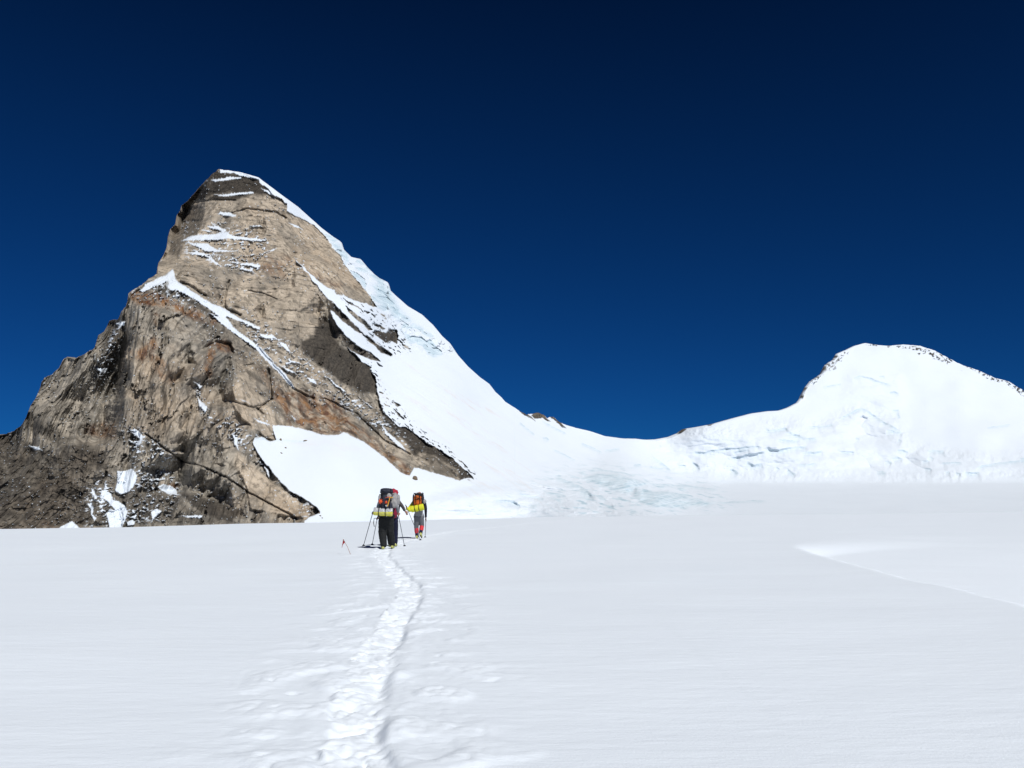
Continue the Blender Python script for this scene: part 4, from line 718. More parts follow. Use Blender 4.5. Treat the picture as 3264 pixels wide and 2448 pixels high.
def lump(name, c, half, mat, parent, power=3.2, axes=None, crumple=0.02, seed=0, sub=5):
    """rounded stuffed box (packs, lids, pockets)"""
    bm = bmesh.new(); bmesh.ops.create_icosphere(bm, subdivisions=sub, radius=1.0)
    M = Matrix(axes).transposed() if axes else Matrix.Identity(3)
    c = Vector(c) - Vector(parent_loc(parent))
    for v in bm.verts:
        n = v.co.copy(); d = (abs(n.x) ** power + abs(n.y) ** power + abs(n.z) ** power) ** (1 / power)
        p = n / d
        w = 1 + crumple * (math.sin(7 * p.x + seed) * math.sin(6 * p.z + 2 * seed) + math.sin(11 * p.z + 5 * p.y + seed)) 
        v.co = c + M @ Vector((p.x * half[0] * w, p.y * half[1] * w, p.z * half[2] * w))
    bmesh.ops.recalc_face_normals(bm, faces=bm.faces[:])
    me = bpy.data.meshes.new(name); bm.to_mesh(me); bm.free(); me.materials.append(mat)
    for p in me.polygons: p.use_smooth = True
    o = bpy.data.objects.new(name, me); COL.objects.link(o); o.parent = parent; return o
def tube(name, pts, r, mat, parent=None, seg=10, r2=None):
    bm = bmesh.new(); n = len(pts)
    off = Vector(parent_loc(parent)) if parent else Vector((0, 0, 0))
    ring_tube(bm, [Vector(p) - off for p in pts], [r + ((r2 if r2 is not None else r) - r) * i / max(1, n - 1) for i in range(n)], seg)
    bmesh.ops.recalc_face_normals(bm, faces=bm.faces[:])
    me = bpy.data.meshes.new(name); bm.to_mesh(me); bm.free(); me.materials.append(mat)
    for p in me.polygons: p.use_smooth = True
    o = bpy.data.objects.new(name, me); COL.objects.link(o)
    if parent: o.parent = parent
    return o
def hand(strokes, wrist, grip, pole_dir, side):
    """palm, four fingers curled round the pole and a thumb closing from the other side"""
    a = Vector(pole_dir).normalized(); w = Vector(wrist); g = Vector(grip)
    out = (w - g); out -= a * out.dot(a); out = out.normalized(); lat = a.cross(out).normalized() * side
    palm = g + out * 0.045 + lat * 0.008
    strokes.append([(w, 0.026), (w * 0.4 + palm * 0.6, 0.030), (palm, 0.032)])
    strokes.append([(palm + a * 0.028, 0.017), (palm - a * 0.030, 0.016)])
    for k, ln in enumerate((0.92, 1.0, 0.95, 0.78)):
        h = a * (0.030 - 0.020 * k); R_ = 0.027
        pts = [palm + h + lat * 0.006]
        for ang in (25, 80, 140, 140 + 50 * ln):
            t = math.radians(ang); pts.append(g + h + out * R_ * math.cos(t) * 1.05 + lat * R_ * math.sin(t))
        strokes.append([(p, 0.0090 - 0.0006 * i) for i, p in enumerate(pts)])
    th = [palm + a * 0.030 - lat * 0.012]
    for ang in (-35, -85, -130): th.append(g + a * (0.040 + 0.004) + out * 0.026 * math.cos(math.radians(ang)) + lat * 0.026 * math.sin(math.radians(ang)))
    strokes.append([(p, 0.0108 - 0.0007 * i) for i, p in enumerate(th)])
def head(strokes, c, fwd=Vector((0, 1, 0))):
    c = Vector(c); r = fwd.cross(Vector((0, 0, 1))).normalized(); u = Vector((0, 0, 1))
    strokes.append([(c - u * 0.05 + fwd * 0.02, 0.070), (c + u * 0.01, 0.088), (c + u * 0.05 - fwd * 0.01, 0.082)])
    strokes.append([(c - u * 0.095 + fwd * 0.055, 0.036), (c - u * 0.05 + fwd * 0.05, 0.05)])          # jaw
    strokes.append([(c + u * 0.005 + fwd * 0.090, 0.010), (c - u * 0.035 + fwd * 0.110, 0.013)])         # nose
    for s in (-1, 1):
        strokes.append([(c + r * 0.088 * s + u * 0.02, 0.012), (c + r * 0.090 * s - u * 0.035, 0.010)])  # ears
        strokes.append([(c + r * 0.033 * s + u * 0.022 + fwd * 0.083, 0.011), (c + r * 0.052 * s + u * 0.020 + fwd * 0.076, 0.009)])   # brows
    strokes.append([(c - r * 0.022 - u * 0.066 + fwd * 0.092, 0.008), (c + r * 0.022 - u * 0.066 + fwd * 0.092, 0.008)])  # mouth
def pole(name_label, top, tip, basket_at=None, group="trekking poles planted in the snow"):
    top = Vector(top); tip = Vector(tip); d = (tip - top).normalized()
    root = empty("trekking_pole", tip, name_label, "trekking pole", group)
    tube("shaft", [top + d * 0.12, top + d * 0.55, tip - d * 0.02], 0.0125, POLEM, root, 8, 0.0105)
    tube("grip", [top - d * 0.03, top + d * 0.02, top + d * 0.13], 0.0175, GRIP, root, 10, 0.015)
    tube("tip", [tip - d * 0.06, tip + d * 0.03], 0.0075, POLEM, root, 8, 0.004)
    bm = bmesh.new(); c = tip - d * 0.065 - Vector(root.location)
    x = d.cross(Vector((0.2, 0.9, 0.1))).normalized(); y = d.cross(x)
    r = []
    for h, rad in ((-0.008, 0.02), (0.0, 0.045), (0.006, 0.045), (0.010, 0.018)):
        r.append([bm.verts.new(c + d * h + (x * math.cos(2 * math.pi * k / 16) + y * math.sin(2 * math.pi * k / 16)) * rad * (1 if k % 4 else 0.82)) for k in range(16)])
    for p, q in zip(r[:-1], r[1:]):
        for k in range(16): bm.faces.new((p[k], p[(k + 1) % 16], q[(k + 1) % 16], q[k]))
    bm.faces.new(r[0][::-1]); bm.faces.new(r[-1])
    bmesh.ops.recalc_face_normals(bm, faces=bm.faces[:])
    me = bpy.data.meshes.new("basket"); bm.to_mesh(me); bm.free(); me.materials.append(GRIP)
    o = bpy.data.objects.new("basket", me); COL.objects.link(o); o.parent = root
    return d
def boot(heel, toe_dir, mat, parent, lift=0.0, name="boot"):
    h = Vector(heel); t = Vector(toe_dir).normalized(); u = Vector((0, 0, 1))
    b = blob(name, [[(h + u * 0.06, 0.052), (h + t * 0.10 + u * 0.055, 0.050), (h + t * 0.22 + u * (0.045 - lift), 0.044)], [(h + u * 0.06, 0.052), (h + t * 0.02 + u * 0.10, 0.056)]], mat, parent, 0.012)
    so = tube("sole", [h + u * 0.012 - t * 0.03, h + t * 0.10 + u * 0.01, h + t * 0.25 + u * (0.01 - lift)], 0.022, STRAP, b, 10)
    return b

def person_frame(label, x, y, group="climbers roped across the snow field"):
    o = empty("person", (x, y, gz(x, y)), label, "person", group); return o

# ---- nearest climber: black trousers, big navy pack
YA = 30.2; A = lambda px, py, dy=0.0: W(px, py, YA + dy)
fa = A(1228, 1746)
pa = empty("person", (fa.x, fa.y, gz(fa.x, fa.y)), "climber in baggy black trousers carrying the navy pack with the silver and yellow mat", "person", "climbers crossing the snow field")
gza = pa.location.z
la_h, ra_h = A(1188, 1641, 0.30), A(1270, 1642, 0.30)
pol1t, pol1b = A(1188.5, 1633, 0.30), W(1158, 1737, 31.9)
pol2t, pol2b = A(1269, 1637, 0.30), W(1290, 1738, 31.7)
for q in (pol1b, pol2b): q.z = gz(q.x, q.y) - 0.02
d1, d2 = (pol1b - pol1t).normalized(), (pol2b - pol2t).normalized()
g1, g2 = pol1t + d1 * 0.06, pol2t + d2 * 0.05
st = []
shL, shR = A(1214, 1594, 0.18), A(1259, 1592, 0.18); elL, elR = A(1203, 1624, 0.15), A(1266, 1617, 0.10)
wrL, wrR = g1 + (elL - g1).normalized() * 0.085, g2 + (elR - g2).normalized() * 0.085
hip, chest, neck, hd = A(1233, 1652, 0.05), A(1236, 1600, 0.20), A(1239, 1582, 0.28), A(1241, 1570, 0.38)
hpL, hpR = A(1223, 1654, 0.05), A(1242, 1654, 0.08); knL, knR = A(1219, 1697, 0.12), A(1243, 1694, 0.22)
anL = Vector((A(1222, 1730).x, YA + 0.0, gza + 0.13)); anR = Vector((A(1245, 1730).x, YA + 0.42, gz(A(1245, 1730).x, YA + 0.42) + 0.12))
st += [[(hip, 0.105), (chest, 0.14), (chest * 0.5 + neck * 0.5, 0.10)], [(neck, 0.058), (hd, 0.06)], [(shL, 0.062), (chest, 0.10), (shR, 0.062)], [(hpL, 0.095), (knL, 0.062), (anL, 0.045)], [(hpR, 0.095), (knR, 0.062), (anR, 0.045)],
       [(shL, 0.055), (elL, 0.042), (wrL, 0.027)], [(shR, 0.055), (elR, 0.042), (wrR, 0.027)]]
head(st, hd); hand(st, wrL, g1, -d1, 1); hand(st, wrR, g2, -d2, -1)
blob("body", st, SKIN, pa, 0.0065)
blob("jacket", [[(hip + Vector((0, 0, 0.12)), 0.150), (chest, 0.165), (neck, 0.085)], [(shL, 0.085), (chest, 0.13), (shR, 0.085)], [(shL, 0.075), (elL, 0.060), (elL * 0.25 + wrL * 0.75, 0.045)], [(shR, 0.075), (elR, 0.060), (elR * 0.25 + wrR * 0.75, 0.045)]], GREYJ, pa, 0.012, 0.010, 1)
blob("trousers", [[(hip + Vector((-0.09, 0, 0.06)), 0.135), (hip + Vector((0.10, 0, 0.06)), 0.135)], [(hpL + Vector((-0.02, 0, 0)), 0.150), (knL + Vector((0.0, 0, 0)), 0.138), (anL + Vector((0.01, 0, 0.02)), 0.108)], [(hpR, 0.148), (knR, 0.136), (anR + Vector((-0.01, 0, 0.02)), 0.105)], [(hpL * 0.5 + hpR * 0.5, 0.15), (knL * 0.5 + knR * 0.5 + Vector((0, 0, 0.1)), 0.10)]], BLACK, pa, 0.014, 0.020, 2)
blob("hood", [[(hd + Vector((0, -0.02, -0.05)), 0.10), (hd + Vector((0, -0.015, 0.03)), 0.105)]], CHARP, pa, 0.012, 0.006, 3)
boot(Vector((anL.x, anL.y - 0.05, gza - 0.01)), (-0.15, 1, 0), BOOTY, pa); boot(Vector((anR.x, anR.y - 0.05, gz(anR.x, anR.y) - 0.01)), (0.1, 1, 0), BOOTY, pa)
pole("grey trekking pole in the left hand of the climber in black trousers", pol1t, pol1b)
pole("grey trekking pole on the right of the climber in black trousers, beside the red cloth", pol2t, pol2b)
# big navy pack
lean = Vector((0.02, 0.17, 1)).normalized(); rx = Vector((1, 0, -0.02)).normalized(); ax = [tuple(rx), tuple(rx.cross(lean) * -1), tuple(lean)]
pc = A(1235, 1605, -0.16)
bp = empty("backpack", pc - lean * 0.36, "tall navy backpack with pale side pocket on the nearest climber", "backpack", "backpacks worn by the climbers")
def at(base, dx, dy, dz): return base + rx * dx + Vector(ax[1]) * dy + lean * dz
lump("pack_body", at(pc, -0.03, 0, 0.02), (0.23, 0.155, 0.37), NAVYP, bp, 3.0, ax, 0.02, 1)
lump("pack_lid", at(pc, -0.05, 0.0, 0.39), (0.205, 0.165, 0.105), NAVYP, bp, 2.6, ax, 0.03, 2)
lump("side_pocket", at(pc, 0.22, -0.03, 0.10), (0.115, 0.13, 0.24), PALEP, bp, 2.6, ax, 0.05, 3)
lump("front_pocket", at(pc, 0.06, -0.15, 0.22), (0.075, 0.04, 0.085), PALEP, bp, 2.4, ax, 0.06, 5)
lump("side_pocket", at(pc, -0.245, -0.01, 0.12), (0.055, 0.10, 0.17), PALEP, bp, 2.6, ax, 0.04, 4)
for x_ in (-0.15, 0.10):
    tube("strap", [at(pc, x_, -0.10, 0.47), at(pc, x_, -0.165, 0.36), at(pc, x_, -0.165, 0.10), at(pc, x_, -0.17, -0.10), at(pc, x_, -0.15, -0.30)], 0.011, STRAP, bp, 8)
tube("strap", [at(pc, -0.27, -0.06, 0.27), at(pc, -0.15, -0.16, 0.28), at(pc, 0.05, -0.165, 0.28), at(pc, 0.2, -0.16, 0.27)], 0.010, STRAP, bp, 8)
for s_ in (-1, 1):
    tube("shoulder_strap", [at(pc, 0.13 * s_, 0.14, 0.28), at(pc, 0.15 * s_, 0.26, 0.30), at(pc, 0.16 * s_, 0.46, 0.10), at(pc, 0.17 * s_, 0.42, -0.12), at(pc, 0.18 * s_, 0.12, -0.28)], 0.024, STRAP, bp, 8)
tube("hip_belt", [at(pc, -0.16, 0.05, -0.34), at(pc, -0.2, 0.25, -0.36), at(pc, 0, 0.42, -0.37), at(pc, 0.2, 0.25, -0.36), at(pc, 0.16, 0.05, -0.34)], 0.035, STRAP, bp, 10)
# rolled mat across the bottom of the pack
def rolled_mat(label, a, b, rad, mat, strap_t, group):
    a, b = Vector(a), Vector(b); c = (a + b) / 2; L = (b - a).length; d = (b - a).normalized()
    o = bpy.data.objects.new("sleeping_mat", None); COL.objects.link(o); o.location = c; tag(o, label, "sleeping mat", group)
    y = Vector((0, 1, 0)); z = d.cross(y).normalized(); y = z.cross(d)
    if z.z < 0: z = -z; y = -y
    bm = bmesh.new(); prof = [(-L / 2, 0.30), (-L / 2 - 0.002, 0.62), (-L / 2, 0.93), (-L / 2 + 0.02, 1.0)] + [(-L / 2 + L * k / 14, 1.0) for k in range(1, 14)] + [(L / 2 - 0.02, 1.0), (L / 2, 0.93), (L / 2 + 0.002, 0.62), (L / 2, 0.30)]
    rs = []
    for t, r in prof:
        sq = 1 - 0.07 * sum(math.exp(-((t - (s_ - 0.5) * L) / 0.03) ** 2) for s_ in strap_t)
        rs.append([bm.verts.new(d * t + (y * math.cos(2 * math.pi * k / 28) + z * math.sin(2 * math.pi * k / 28)) * rad * r * sq * (1 + 0.025 * math.sin(3 * 2 * math.pi * k / 28 + t * 9))) for k in range(28)])
    for p, q in zip(rs[:-1], rs[1:]):
        for k in range(28): bm.faces.new((p[k], p[(k + 1) % 28], q[(k + 1) % 28], q[k]))
    bm.faces.new(rs[0][::-1]); bm.faces.new(rs[-1])
    bmesh.ops.recalc_face_normals(bm, faces=bm.faces[:])
    me = bpy.data.meshes.new("roll"); bm.to_mesh(me); bm.free(); me.materials.append(mat)
    for p in me.polygons: p.use_smooth = True
    r_ = bpy.data.objects.new("roll", me); COL.objects.link(r_); r_.parent = o
    for s_ in strap_t:
        cc = c + d * (s_ - 0.5) * L; n = 22
        bm = bmesh.new(); ra = [[bm.verts.new(cc - c + d * w_ + (y * math.cos(2 * math.pi * k / n) + z * math.sin(2 * math.pi * k / n)) * rr) for k in range(n)] for w_, rr in ((-0.012, rad * 0.97), (-0.012, rad * 1.035), (0.012, rad * 1.035), (0.012, rad * 0.97))]
        for i in range(4):
            for k in range(n): bm.faces.new((ra[i][k], ra[i][(k + 1) % n], ra[(i + 1) % 4][(k + 1) % n], ra[(i + 1) % 4][k]))
        bmesh.ops.recalc_face_normals(bm, faces=bm.faces[:])
        me = bpy.data.meshes.new("strap"); bm.to_mesh(me); bm.free(); me.materials.append(STRAP)
        q = bpy.data.objects.new("strap", me); COL.objects.link(q); q.parent = o
    return o
rolled_mat("rolled silver and yellow sleeping mat strapped under the navy pack", A(1191.5, 1630, -0.27), A(1251, 1633, -0.27), 0.128, MATMAT, (0.28, 0.64), "rolled sleeping mats under the packs")
# ice axe, crampons and small gear hung on the back of the pack
def ice_axe():
    top, bot = at(pc, 0.10, -0.215, 0.17), at(pc, 0.035, -0.215, -0.12)
    o = empty("ice_axe", bot, "gold ice axe strapped upright on the back of the navy pack", "ice axe")
    d = (top - bot).normalized(); tube("shaft", [bot, bot * 0.5 + top * 0.5, top], 0.0165, GOLD, o, 10)
    sx_ = rx - d * rx.dot(d)
    tube("pick", [top - sx_ * 0.02, top - sx_ * 0.08 - d * 0.015, top - sx_ * 0.15 - d * 0.06], 0.016, ORANGER, o, 8, 0.005)
    tube("adze", [top + sx_ * 0.01, top + sx_ * 0.05 + d * 0.01, top + sx_ * 0.085], 0.014, GOLD, o, 8, 0.018)
    tube("spike", [bot, bot - d * 0.06], 0.010, POLEM, o, 8, 0.003)
ice_axe()
def crampon(px, py, r, label, seed):
    c = A(px, py, -0.40); rnd = random.Random(seed)
    o = empty("crampon", c, label, "crampon", "orange crampons tied to the navy pack")
    lump("heel_plate", c, (r * 0.75, 0.035, r * 0.85), ORANGER, o, 2.4, ax, 0.10, seed, 4)
    for k in range(9):
        a = 2 * math.pi * (k + rnd.uniform(-.2, .2)) / 9; v = rx * math.cos(a) + lean * math.sin(a)
        tube("spike", [c + v * r * 0.6, c + v * r * rnd.uniform(1.15, 1.5) + Vector((0, rnd.uniform(-.05, .02), 0))], 0.012, ORANGER, o, 6, 0.003)
    tube("strap", [c - lean * r * 0.5, c - lean * (r + 0.06) + rx * 0.01, c - lean * (r + 0.13)], 0.008, STRAP, o, 6)
crampon(1213, 1598, 0.065, "larger orange crampon with sticking-out spikes on the left edge of the navy pack", 3)
crampon(1231, 1601, 0.040, "smaller orange crampon hanging in the middle of the navy pack", 4)
mg = A(1231, 1612, -0.39); mug = empty("mug", mg, "small white mug clipped to the middle of the navy pack", "mug")
bm = bmesh.new(); rr = [[bm.verts.new(Vector((math.cos(2 * math.pi * k / 14) * r_, math.sin(2 * math.pi * k / 14) * r_, h_))) for k in range(14)] for h_, r_ in ((-0.028, 0.024), (0.028, 0.028), (0.028, 0.024), (-0.022, 0.020))]
for p, q in zip(rr[:-1], rr[1:]):
    for k in range(14): bm.faces.new((p[k], p[(k + 1) % 14], q[(k + 1) % 14], q[k]))
bm.faces.new(rr[0][::-1]); bm.faces.new(rr[-1]); me = bpy.data.meshes.new("cup"); bm.to_mesh(me); bm.free(); me.materials.append(WHITEP); o_ = bpy.data.objects.new("cup", me); COL.objects.link(o_); o_.parent = mug
tube("handle", [mg + Vector((0.026, 0, 0.018)), mg + Vector((0.046, 0, 0.008)), mg + Vector((0.046, 0, -0.012)), mg + Vector((0.024, 0, -0.02))], 0.004, WHITEP, mug, 6)

# ---- the climber half hidden behind: navy trousers, red hat, dark red jacket, arm stretched out to the right
YB = 31.7; B = lambda px, py, dy=0.0: W(px, py, YB + dy)
fb = B(1250, 1736)
pb = empty("person", (fb.x, fb.y, gz(fb.x, fb.y)), "climber in navy trousers half hidden behind the navy pack, right arm stretched out", "person", "climbers crossing the snow field")
gzb = pb.location.z
pol3t, pol3b = B(1203, 1650, 0.25), W(1186, 1731, 33.0); pol3b.z = gz(pol3b.x, pol3b.y) - 0.02
pol4t, pol4b = B(1294, 1627, 0.55), B(1292, 1718, 0.75)
d3 = (pol3b - pol3t).normalized(); g3 = pol3t + d3 * 0.07
st = []
hip, chest, neck, hd = B(1251, 1656), B(1252, 1608, 0.12), B(1253, 1585, 0.18), B(1254, 1571, 0.24)
shL, shR = B(1233, 1600, 0.12), B(1268, 1598, 0.12); elL, elR = B(1213, 1630, 0.12), B(1282, 1613, 0.25)
wrL = g3 + (elL - g3).normalized() * 0.085; wrR = B(1291, 1629, 0.40); hR = B(1295, 1634, 0.46)
hpL, hpR = B(1243, 1660), B(1257, 1660); knL, knR = B(1241, 1697, 0.1), B(1259, 1692, 0.2)
anL = Vector((B(1243, 1730).x, YB + 0.1, gzb + 0.12)); anR = Vector((B(1256, 1730).x, YB + 0.30, gzb + 0.12))
st += [[(hip, 0.105), (chest, 0.14), (chest * 0.5 + neck * 0.5, 0.10)], [(neck, 0.058), (hd, 0.06)], [(shL, 0.062), (chest, 0.10), (shR, 0.062)], [(hpL, 0.09), (knL, 0.062), (anL, 0.045)], [(hpR, 0.09), (knR, 0.062), (anR, 0.045)],
       [(shL, 0.055), (elL, 0.042), (wrL, 0.027)], [(shR, 0.055), (elR, 0.042), (wrR, 0.027)]]
head(st, hd); hand(st, wrL, g3, -d3, 1)
pd = (hR - wrR).normalized(); sd_ = pd.cross(Vector((0, 1, 0.2))).normalized()
st.append([(wrR, 0.026), (wrR + pd * 0.06, 0.032), (wrR + pd * 0.085, 0.030)])
for k in range(4):
    b0 = wrR + pd * 0.09 + sd_ * (0.027 - 0.018 * k); ln = (0.068, 0.076, 0.070, 0.055)[k]; cu = Vector((0, 0.35, -0.55))
    st.append([(b0, 0.0092), (b0 + pd * ln * 0.45 + cu * 0.012, 0.0085), (b0 + pd * ln * 0.78 + cu * 0.04, 0.008), (b0 + pd * ln * 0.9 + cu * 0.075, 0.007)])
st.append([(wrR + pd * 0.035 + sd_ * 0.024, 0.011), (wrR + pd * 0.065 + sd_ * 0.052, 0.0105), (wrR + pd * 0.10 + sd_ * 0.056 + Vector((0, .02, -.01)), 0.0095)])
blob("body", st, SKIN, pb, 0.0065)
blob("jacket", [[(hip + Vector((0, 0, 0.05)), 0.15), (chest, 0.165), (neck, 0.085)], [(shL, 0.08), (chest, 0.12), (shR, 0.08)], [(shL, 0.072), (elL, 0.058), (elL * 0.25 + wrL * 0.75, 0.045)], [(shR, 0.078), (elR, 0.060), (elR * 0.2 + wrR * 0.8, 0.046)]], BROWNJ, pb, 0.012, 0.010, 4)
blob("trousers", [[(hip + Vector((-0.06, 0, 0.04)), 0.13), (hip + Vector((0.07, 0, 0.04)), 0.13)], [(hpL, 0.130), (knL, 0.110), (anL, 0.09)], [(hpR, 0.132), (knR, 0.110), (anR, 0.088)]], NAVYT, pb, 0.014, 0.012, 5)
blob("hat", [[(hd + Vector((0, -0.01, 0.02)), 0.105), (hd + Vector((0, -0.015, 0.055)), 0.098)]], REDC, pb, 0.012, 0.004, 6)
boot(Vector((anL.x, anL.y - 0.05, gzb - 0.01)), (-0.1, 1, 0), BOOTY, pb); boot(Vector((anR.x, anR.y - 0.05, gzb - 0.01)), (0.1, 1, 0), BOOTY, pb)
pole("grey trekking pole held beside the left hip of the climber half hidden behind", pol3t, pol3b)
tube("strap", [pol3t + Vector((-0.02, 0, -0.02)), pol3t + Vector((-0.11, 0, -0.02)), pol3t + Vector((-0.13, 0, -0.18)), pol3t + Vector((-0.10, 0, -0.30))], 0.012, STRAP, [o for o in bpy.data.objects if o.name.startswith("trekking_pole")][-1], 6)
pcb = B(1256, 1612, -0.20)
bpb = empty("backpack", pcb - Vector((0, 0, 0.4)), "red and dark red backpack mostly hidden behind the taller navy pack", "backpack", "backpacks worn by the climbers")
lump("pack_body", pcb + Vector((0.0, 0.02, -0.05)), (0.14, 0.13, 0.36), DREDC, bpb, 3.0, None, 0.03, 6)
lump("pack_lid", pcb + Vector((-0.005, 0.03, 0.44)), (0.135, 0.14, 0.11), REDC, bpb, 2.5, None, 0.03, 7)
lump("side_pocket", pcb + Vector((0.14, 0.03, 0.20)), (0.055, 0.10, 0.17), PALEP, bpb, 2.6, None, 0.04, 8)
for s_ in (-1, 1): tube("shoulder_strap", [pcb + Vector((0.1 * s_, 0.12, 0.28)), pcb + Vector((0.13 * s_, 0.30, 0.28)), pcb + Vector((0.14 * s_, 0.46, 0.06)), pcb + Vector((0.13 * s_, 0.2, -0.25))], 0.024, STRAP, bpb, 8)

# ---- the far climber: grey clothes, red gaiters, orange pack, long yellow mat
YC = 37.6; Cc = lambda px, py, dy=0.0: W(px, py, YC + dy)
fc = Cc(1336, 1713)
pcn = empty("person", (fc.x, fc.y, gz(fc.x, fc.y)), "farthest climber in grey trousers with red gaiters under an orange pack", "person", "climbers crossing the snow field")
pcn["label"] = "farthest climber in grey trousers and red gaiters with a yellow left sleeve"
gzc = pcn.location.z
pol5t, pol5b = Cc(1293.5, 1611, -0.05), W(1341, 1724, 35.6); pol5b.z = gz(pol5b.x, pol5b.y) - 0.02
pol6t, pol6b = Cc(1357.5, 1655, 0.35), W(1355, 1711, 38.6); pol6b.z = gz(pol6b.x, pol6b.y) - 0.02
d5, d6 = (pol5b - pol5t).normalized(), (pol6b - pol6t).normalized(); g5, g6 = pol5t + d5 * 0.13, pol6t + d6 * 0.06
st = []
hip, chest, neck, hd = Cc(1335, 1646), Cc(1335, 1606, 0.12), Cc(1336, 1588, 0.17), Cc(1337, 1578, 0.24)
shL, shR = Cc(1321, 1599, 0.12), Cc(1351, 1597, 0.12); elL, elR = Cc(1303, 1627, -0.05), Cc(1357, 1622, 0.1)
wrL = g5 + (elL - g5).normalized() * 0.085; wrR = g6 + (elR - g6).normalized() * 0.085
hpL, hpR = Cc(1329, 1652), Cc(1342, 1652); knL, knR = Cc(1327, 1681, 0.06), Cc(1345, 1676, 0.05)
anL = Vector((Cc(1329, 1705).x, YC + 0.05, gzc + 0.14)); anR = Vector((Cc(1342, 1700).x, YC - 0.12, gzc + 0.26))
st += [[(hip, 0.13), (chest, 0.145), (chest * 0.5 + neck * 0.5, 0.10)], [(neck, 0.058), (hd, 0.06)], [(shL, 0.062), (chest, 0.10), (shR, 0.062)], [(hpL, 0.095), (knL, 0.062), (anL, 0.045)], [(hpR, 0.095), (knR, 0.062), (anR, 0.045)],
       [(shL, 0.055), (elL, 0.042), (wrL, 0.027)], [(shR, 0.055), (elR, 0.042), (wrR, 0.027)]]
head(st, hd); hand(st, wrL, g5, -d5, 1); hand(st, wrR, g6, -d6, -1)
blob("body", st, SKIN, pcn, 0.0065)
blob("jacket", [[(hip + Vector((-0.05, 0, 0.04)), 0.150), (hip + Vector((0.06, 0, 0.04)), 0.150)], [(hip + Vector((0, 0, 0.10)), 0.165), (hip + Vector((0, 0, 0.18)), 0.175), (chest, 0.165), (neck, 0.085)], [(shL, 0.085), (chest, 0.12), (shR, 0.085)]], GREYJ, pcn, 0.012, 0.008, 7)
blob("sleeve", [[(shR + Vector((0.01, 0, -0.02)), 0.085), (elR, 0.062), (elR * 0.2 + wrR * 0.8, 0.045)]], DARKJ, pcn, 0.012, 0.006, 8)
blob("sleeve", [[(shL, 0.085), (elL, 0.098), (elL * 0.2 + wrL * 0.8, 0.082)]], YELM, pcn, 0.012, 0.006, 9)
blob("trousers", [[(hip + Vector((-0.07, 0, -0.02)), 0.145), (hip + Vector((0.08, 0, -0.02)), 0.145)], [(hpL, 0.125), (knL, 0.092), (knL * 0.6 + anL * 0.4, 0.075)], [(hpR, 0.125), (knR, 0.092), (knR * 0.6 + anR * 0.4, 0.075)]], GREYT, pcn, 0.012, 0.008, 10)
for kn, an in ((knL, anL), (knR, anR)):
    blob("gaiter", [[(kn * 0.92 + an * 0.08, 0.088), (kn * 0.5 + an * 0.5, 0.090), (kn * 0.32 + an * 0.68, 0.080)]], GAITER, pcn, 0.010, 0.004, 11)
    blob("overboot", [[(kn * 0.3 + an * 0.7, 0.076), (an, 0.074), (an + Vector((0, 0.03, -0.03)), 0.070)]], NAVYT, pcn, 0.010, 0.003, 12)
boot(Vector((anL.x, anL.y - 0.06, gzc - 0.005)), (0, 1, 0), BOOTY, pcn)
boot(Vector((anR.x + 0.0, anR.y - 0.06, gzc + 0.12)), (0.1, 1, -0.35), BOOTY, pcn)
pole("grey trekking pole slanting behind the farthest climber's left leg from the yellow sleeve", pol5t, pol5b)
pole("thin trekking pole under the farthest climber's dark right arm", pol6t, pol6b)
pco = Cc(1333, 1597, -0.15)
bpc = empty("backpack", pco - Vector((0, 0, 0.3)), "orange backpack with dark straps and clutter on the farthest climber", "backpack", "backpacks worn by the climbers")
lump("pack_body", pco + Vector((-0.02, 0, -0.03)), (0.165, 0.14, 0.30), ORANGEC, bpc, 2.8, None, 0.035, 9)
lump("pack_lid", pco + Vector((0.02, 0.03, 0.25)), (0.17, 0.14, 0.07), CHARP, bpc, 2.4, None, 0.07, 10)
lump("side_pocket", pco + Vector((0.17, 0.02, 0.07)), (0.06, 0.10, 0.22), CHARP, bpc, 2.5, None, 0.06, 11)
lump("side_pocket", pco + Vector((-0.195, 0.03, 0.02)), (0.035, 0.10, 0.25), CHARP, bpc, 2.5, None, 0.06, 12)
lump("stuff_sack", pco + Vector((0.24, 0.04, -0.02)), (0.085, 0.09, 0.085), PALEP, bpc, 2.2, None, 0.05, 13)
for x_, z0, x2, z2 in ((-0.10, 0.26, -0.05, -0.25), (0.06, 0.28, 0.10, -0.25), (-0.15, 0.05, 0.16, 0.12), (-0.12, 0.22, 0.12, 0.02), (0.12, 0.24, -0.02, 0.05)):
    p0 = pco + Vector((x_, -0.145, z0)); p1 = pco + Vector((x2, -0.155, z2)); tube("strap", [p0, (p0 + p1) / 2 + Vector((0, -0.012, 0)), p1], 0.010, STRAP, bpc, 6)
rnd = random.Random(8)
for k in range(7):
    p0 = pco + Vector((rnd.uniform(-0.18, 0.2), rnd.uniform(-0.05, 0.08), 0.28)); tube("loose_strap", [p0, p0 + Vector((rnd.uniform(-.04, .04), 0, rnd.uniform(.02, .06))), p0 + Vector((rnd.uniform(-.08, .08), 0, rnd.uniform(-.02, .07)))], 0.011, STRAP, bpc, 6)
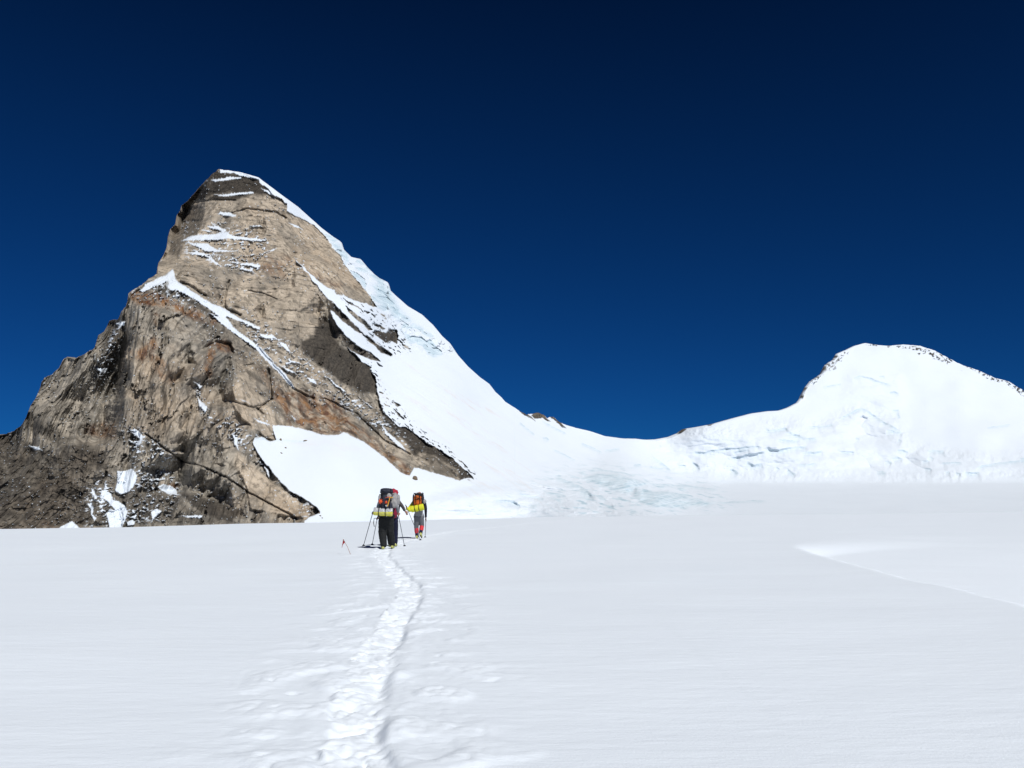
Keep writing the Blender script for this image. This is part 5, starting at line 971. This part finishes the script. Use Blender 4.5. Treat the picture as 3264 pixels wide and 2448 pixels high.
for s_ in (-1, 1): tube("shoulder_strap", [pco + Vector((0.1 * s_, 0.12, 0.12)), pco + Vector((0.13 * s_, 0.26, 0.14)), pco + Vector((0.14 * s_, 0.44, -0.06)), pco + Vector((0.13 * s_, 0.2, -0.3))], 0.024, STRAP, bpc, 8)
rolled_mat("yellow rolled mat tied slanting across the bottom of the orange pack", Cc(1310, 1623.5, -0.36), Cc(1350.5, 1615.5, -0.36), 0.130, YELM, (0.30, 0.62), "rolled sleeping mats under the packs")

# ---- route marker: leaning cane with a limp red flag
mb = on_ground(1120, 1769); mb.z = gz(mb.x, mb.y); mt = W(1093.5, 1719, mb.y + 0.05)
fm = empty("flag_marker", mb, "thin leaning cane with a limp red flag left of the climbers", "flag marker")
tube("cane", [mb - Vector((0, 0, 0.06)), mb * 0.5 + mt * 0.5 + Vector((0.004, 0, 0.006)), mt], 0.0062, CANE, fm, 8)
bm = bmesh.new(); n_ = 9; f0 = mt; f1 = W(1089.5, 1746, mb.y + 0.05); cols = []
for i in range(n_):
    t = i / (n_ - 1); p = f0.lerp(f1, t); w = 0.014 + 0.055 * math.exp(-((t - 0.32) / 0.16) ** 2) + 0.008 * math.sin(5 * t)
    cols.append([bm.verts.new(p - mb + Vector((w * u, 0.014 * math.sin(6 * t + 2.5 * u) + k, 0.006 * math.sin(9 * u + 4 * t)))) for k in (0, 0.004) for u in (0, 0.33, 0.66, 1)])
for a_, b_ in zip(cols[:-1], cols[1:]):
    for k in range(3): bm.faces.new((a_[k], a_[k + 1], b_[k + 1], b_[k])); bm.faces.new((a_[4 + k + 1], a_[4 + k], b_[4 + k], b_[4 + k + 1]))
    bm.faces.new((a_[0], b_[0], b_[4], a_[4])); bm.faces.new((a_[3], a_[7], b_[7], b_[3]))
bmesh.ops.recalc_face_normals(bm, faces=bm.faces[:])
me = bpy.data.meshes.new("flag"); bm.to_mesh(me); bm.free(); me.materials.append(FLAGM); o_ = bpy.data.objects.new("flag", me); COL.objects.link(o_); o_.parent = fm

# ------------------------------------------------------------------ release the work arrays
for _n in [n for n, v in list(globals().items()) if isinstance(v, np.ndarray) and v.nbytes > 2000000]: del globals()[_n]
AT.clear(); CHURN.clear(); _full.clear()
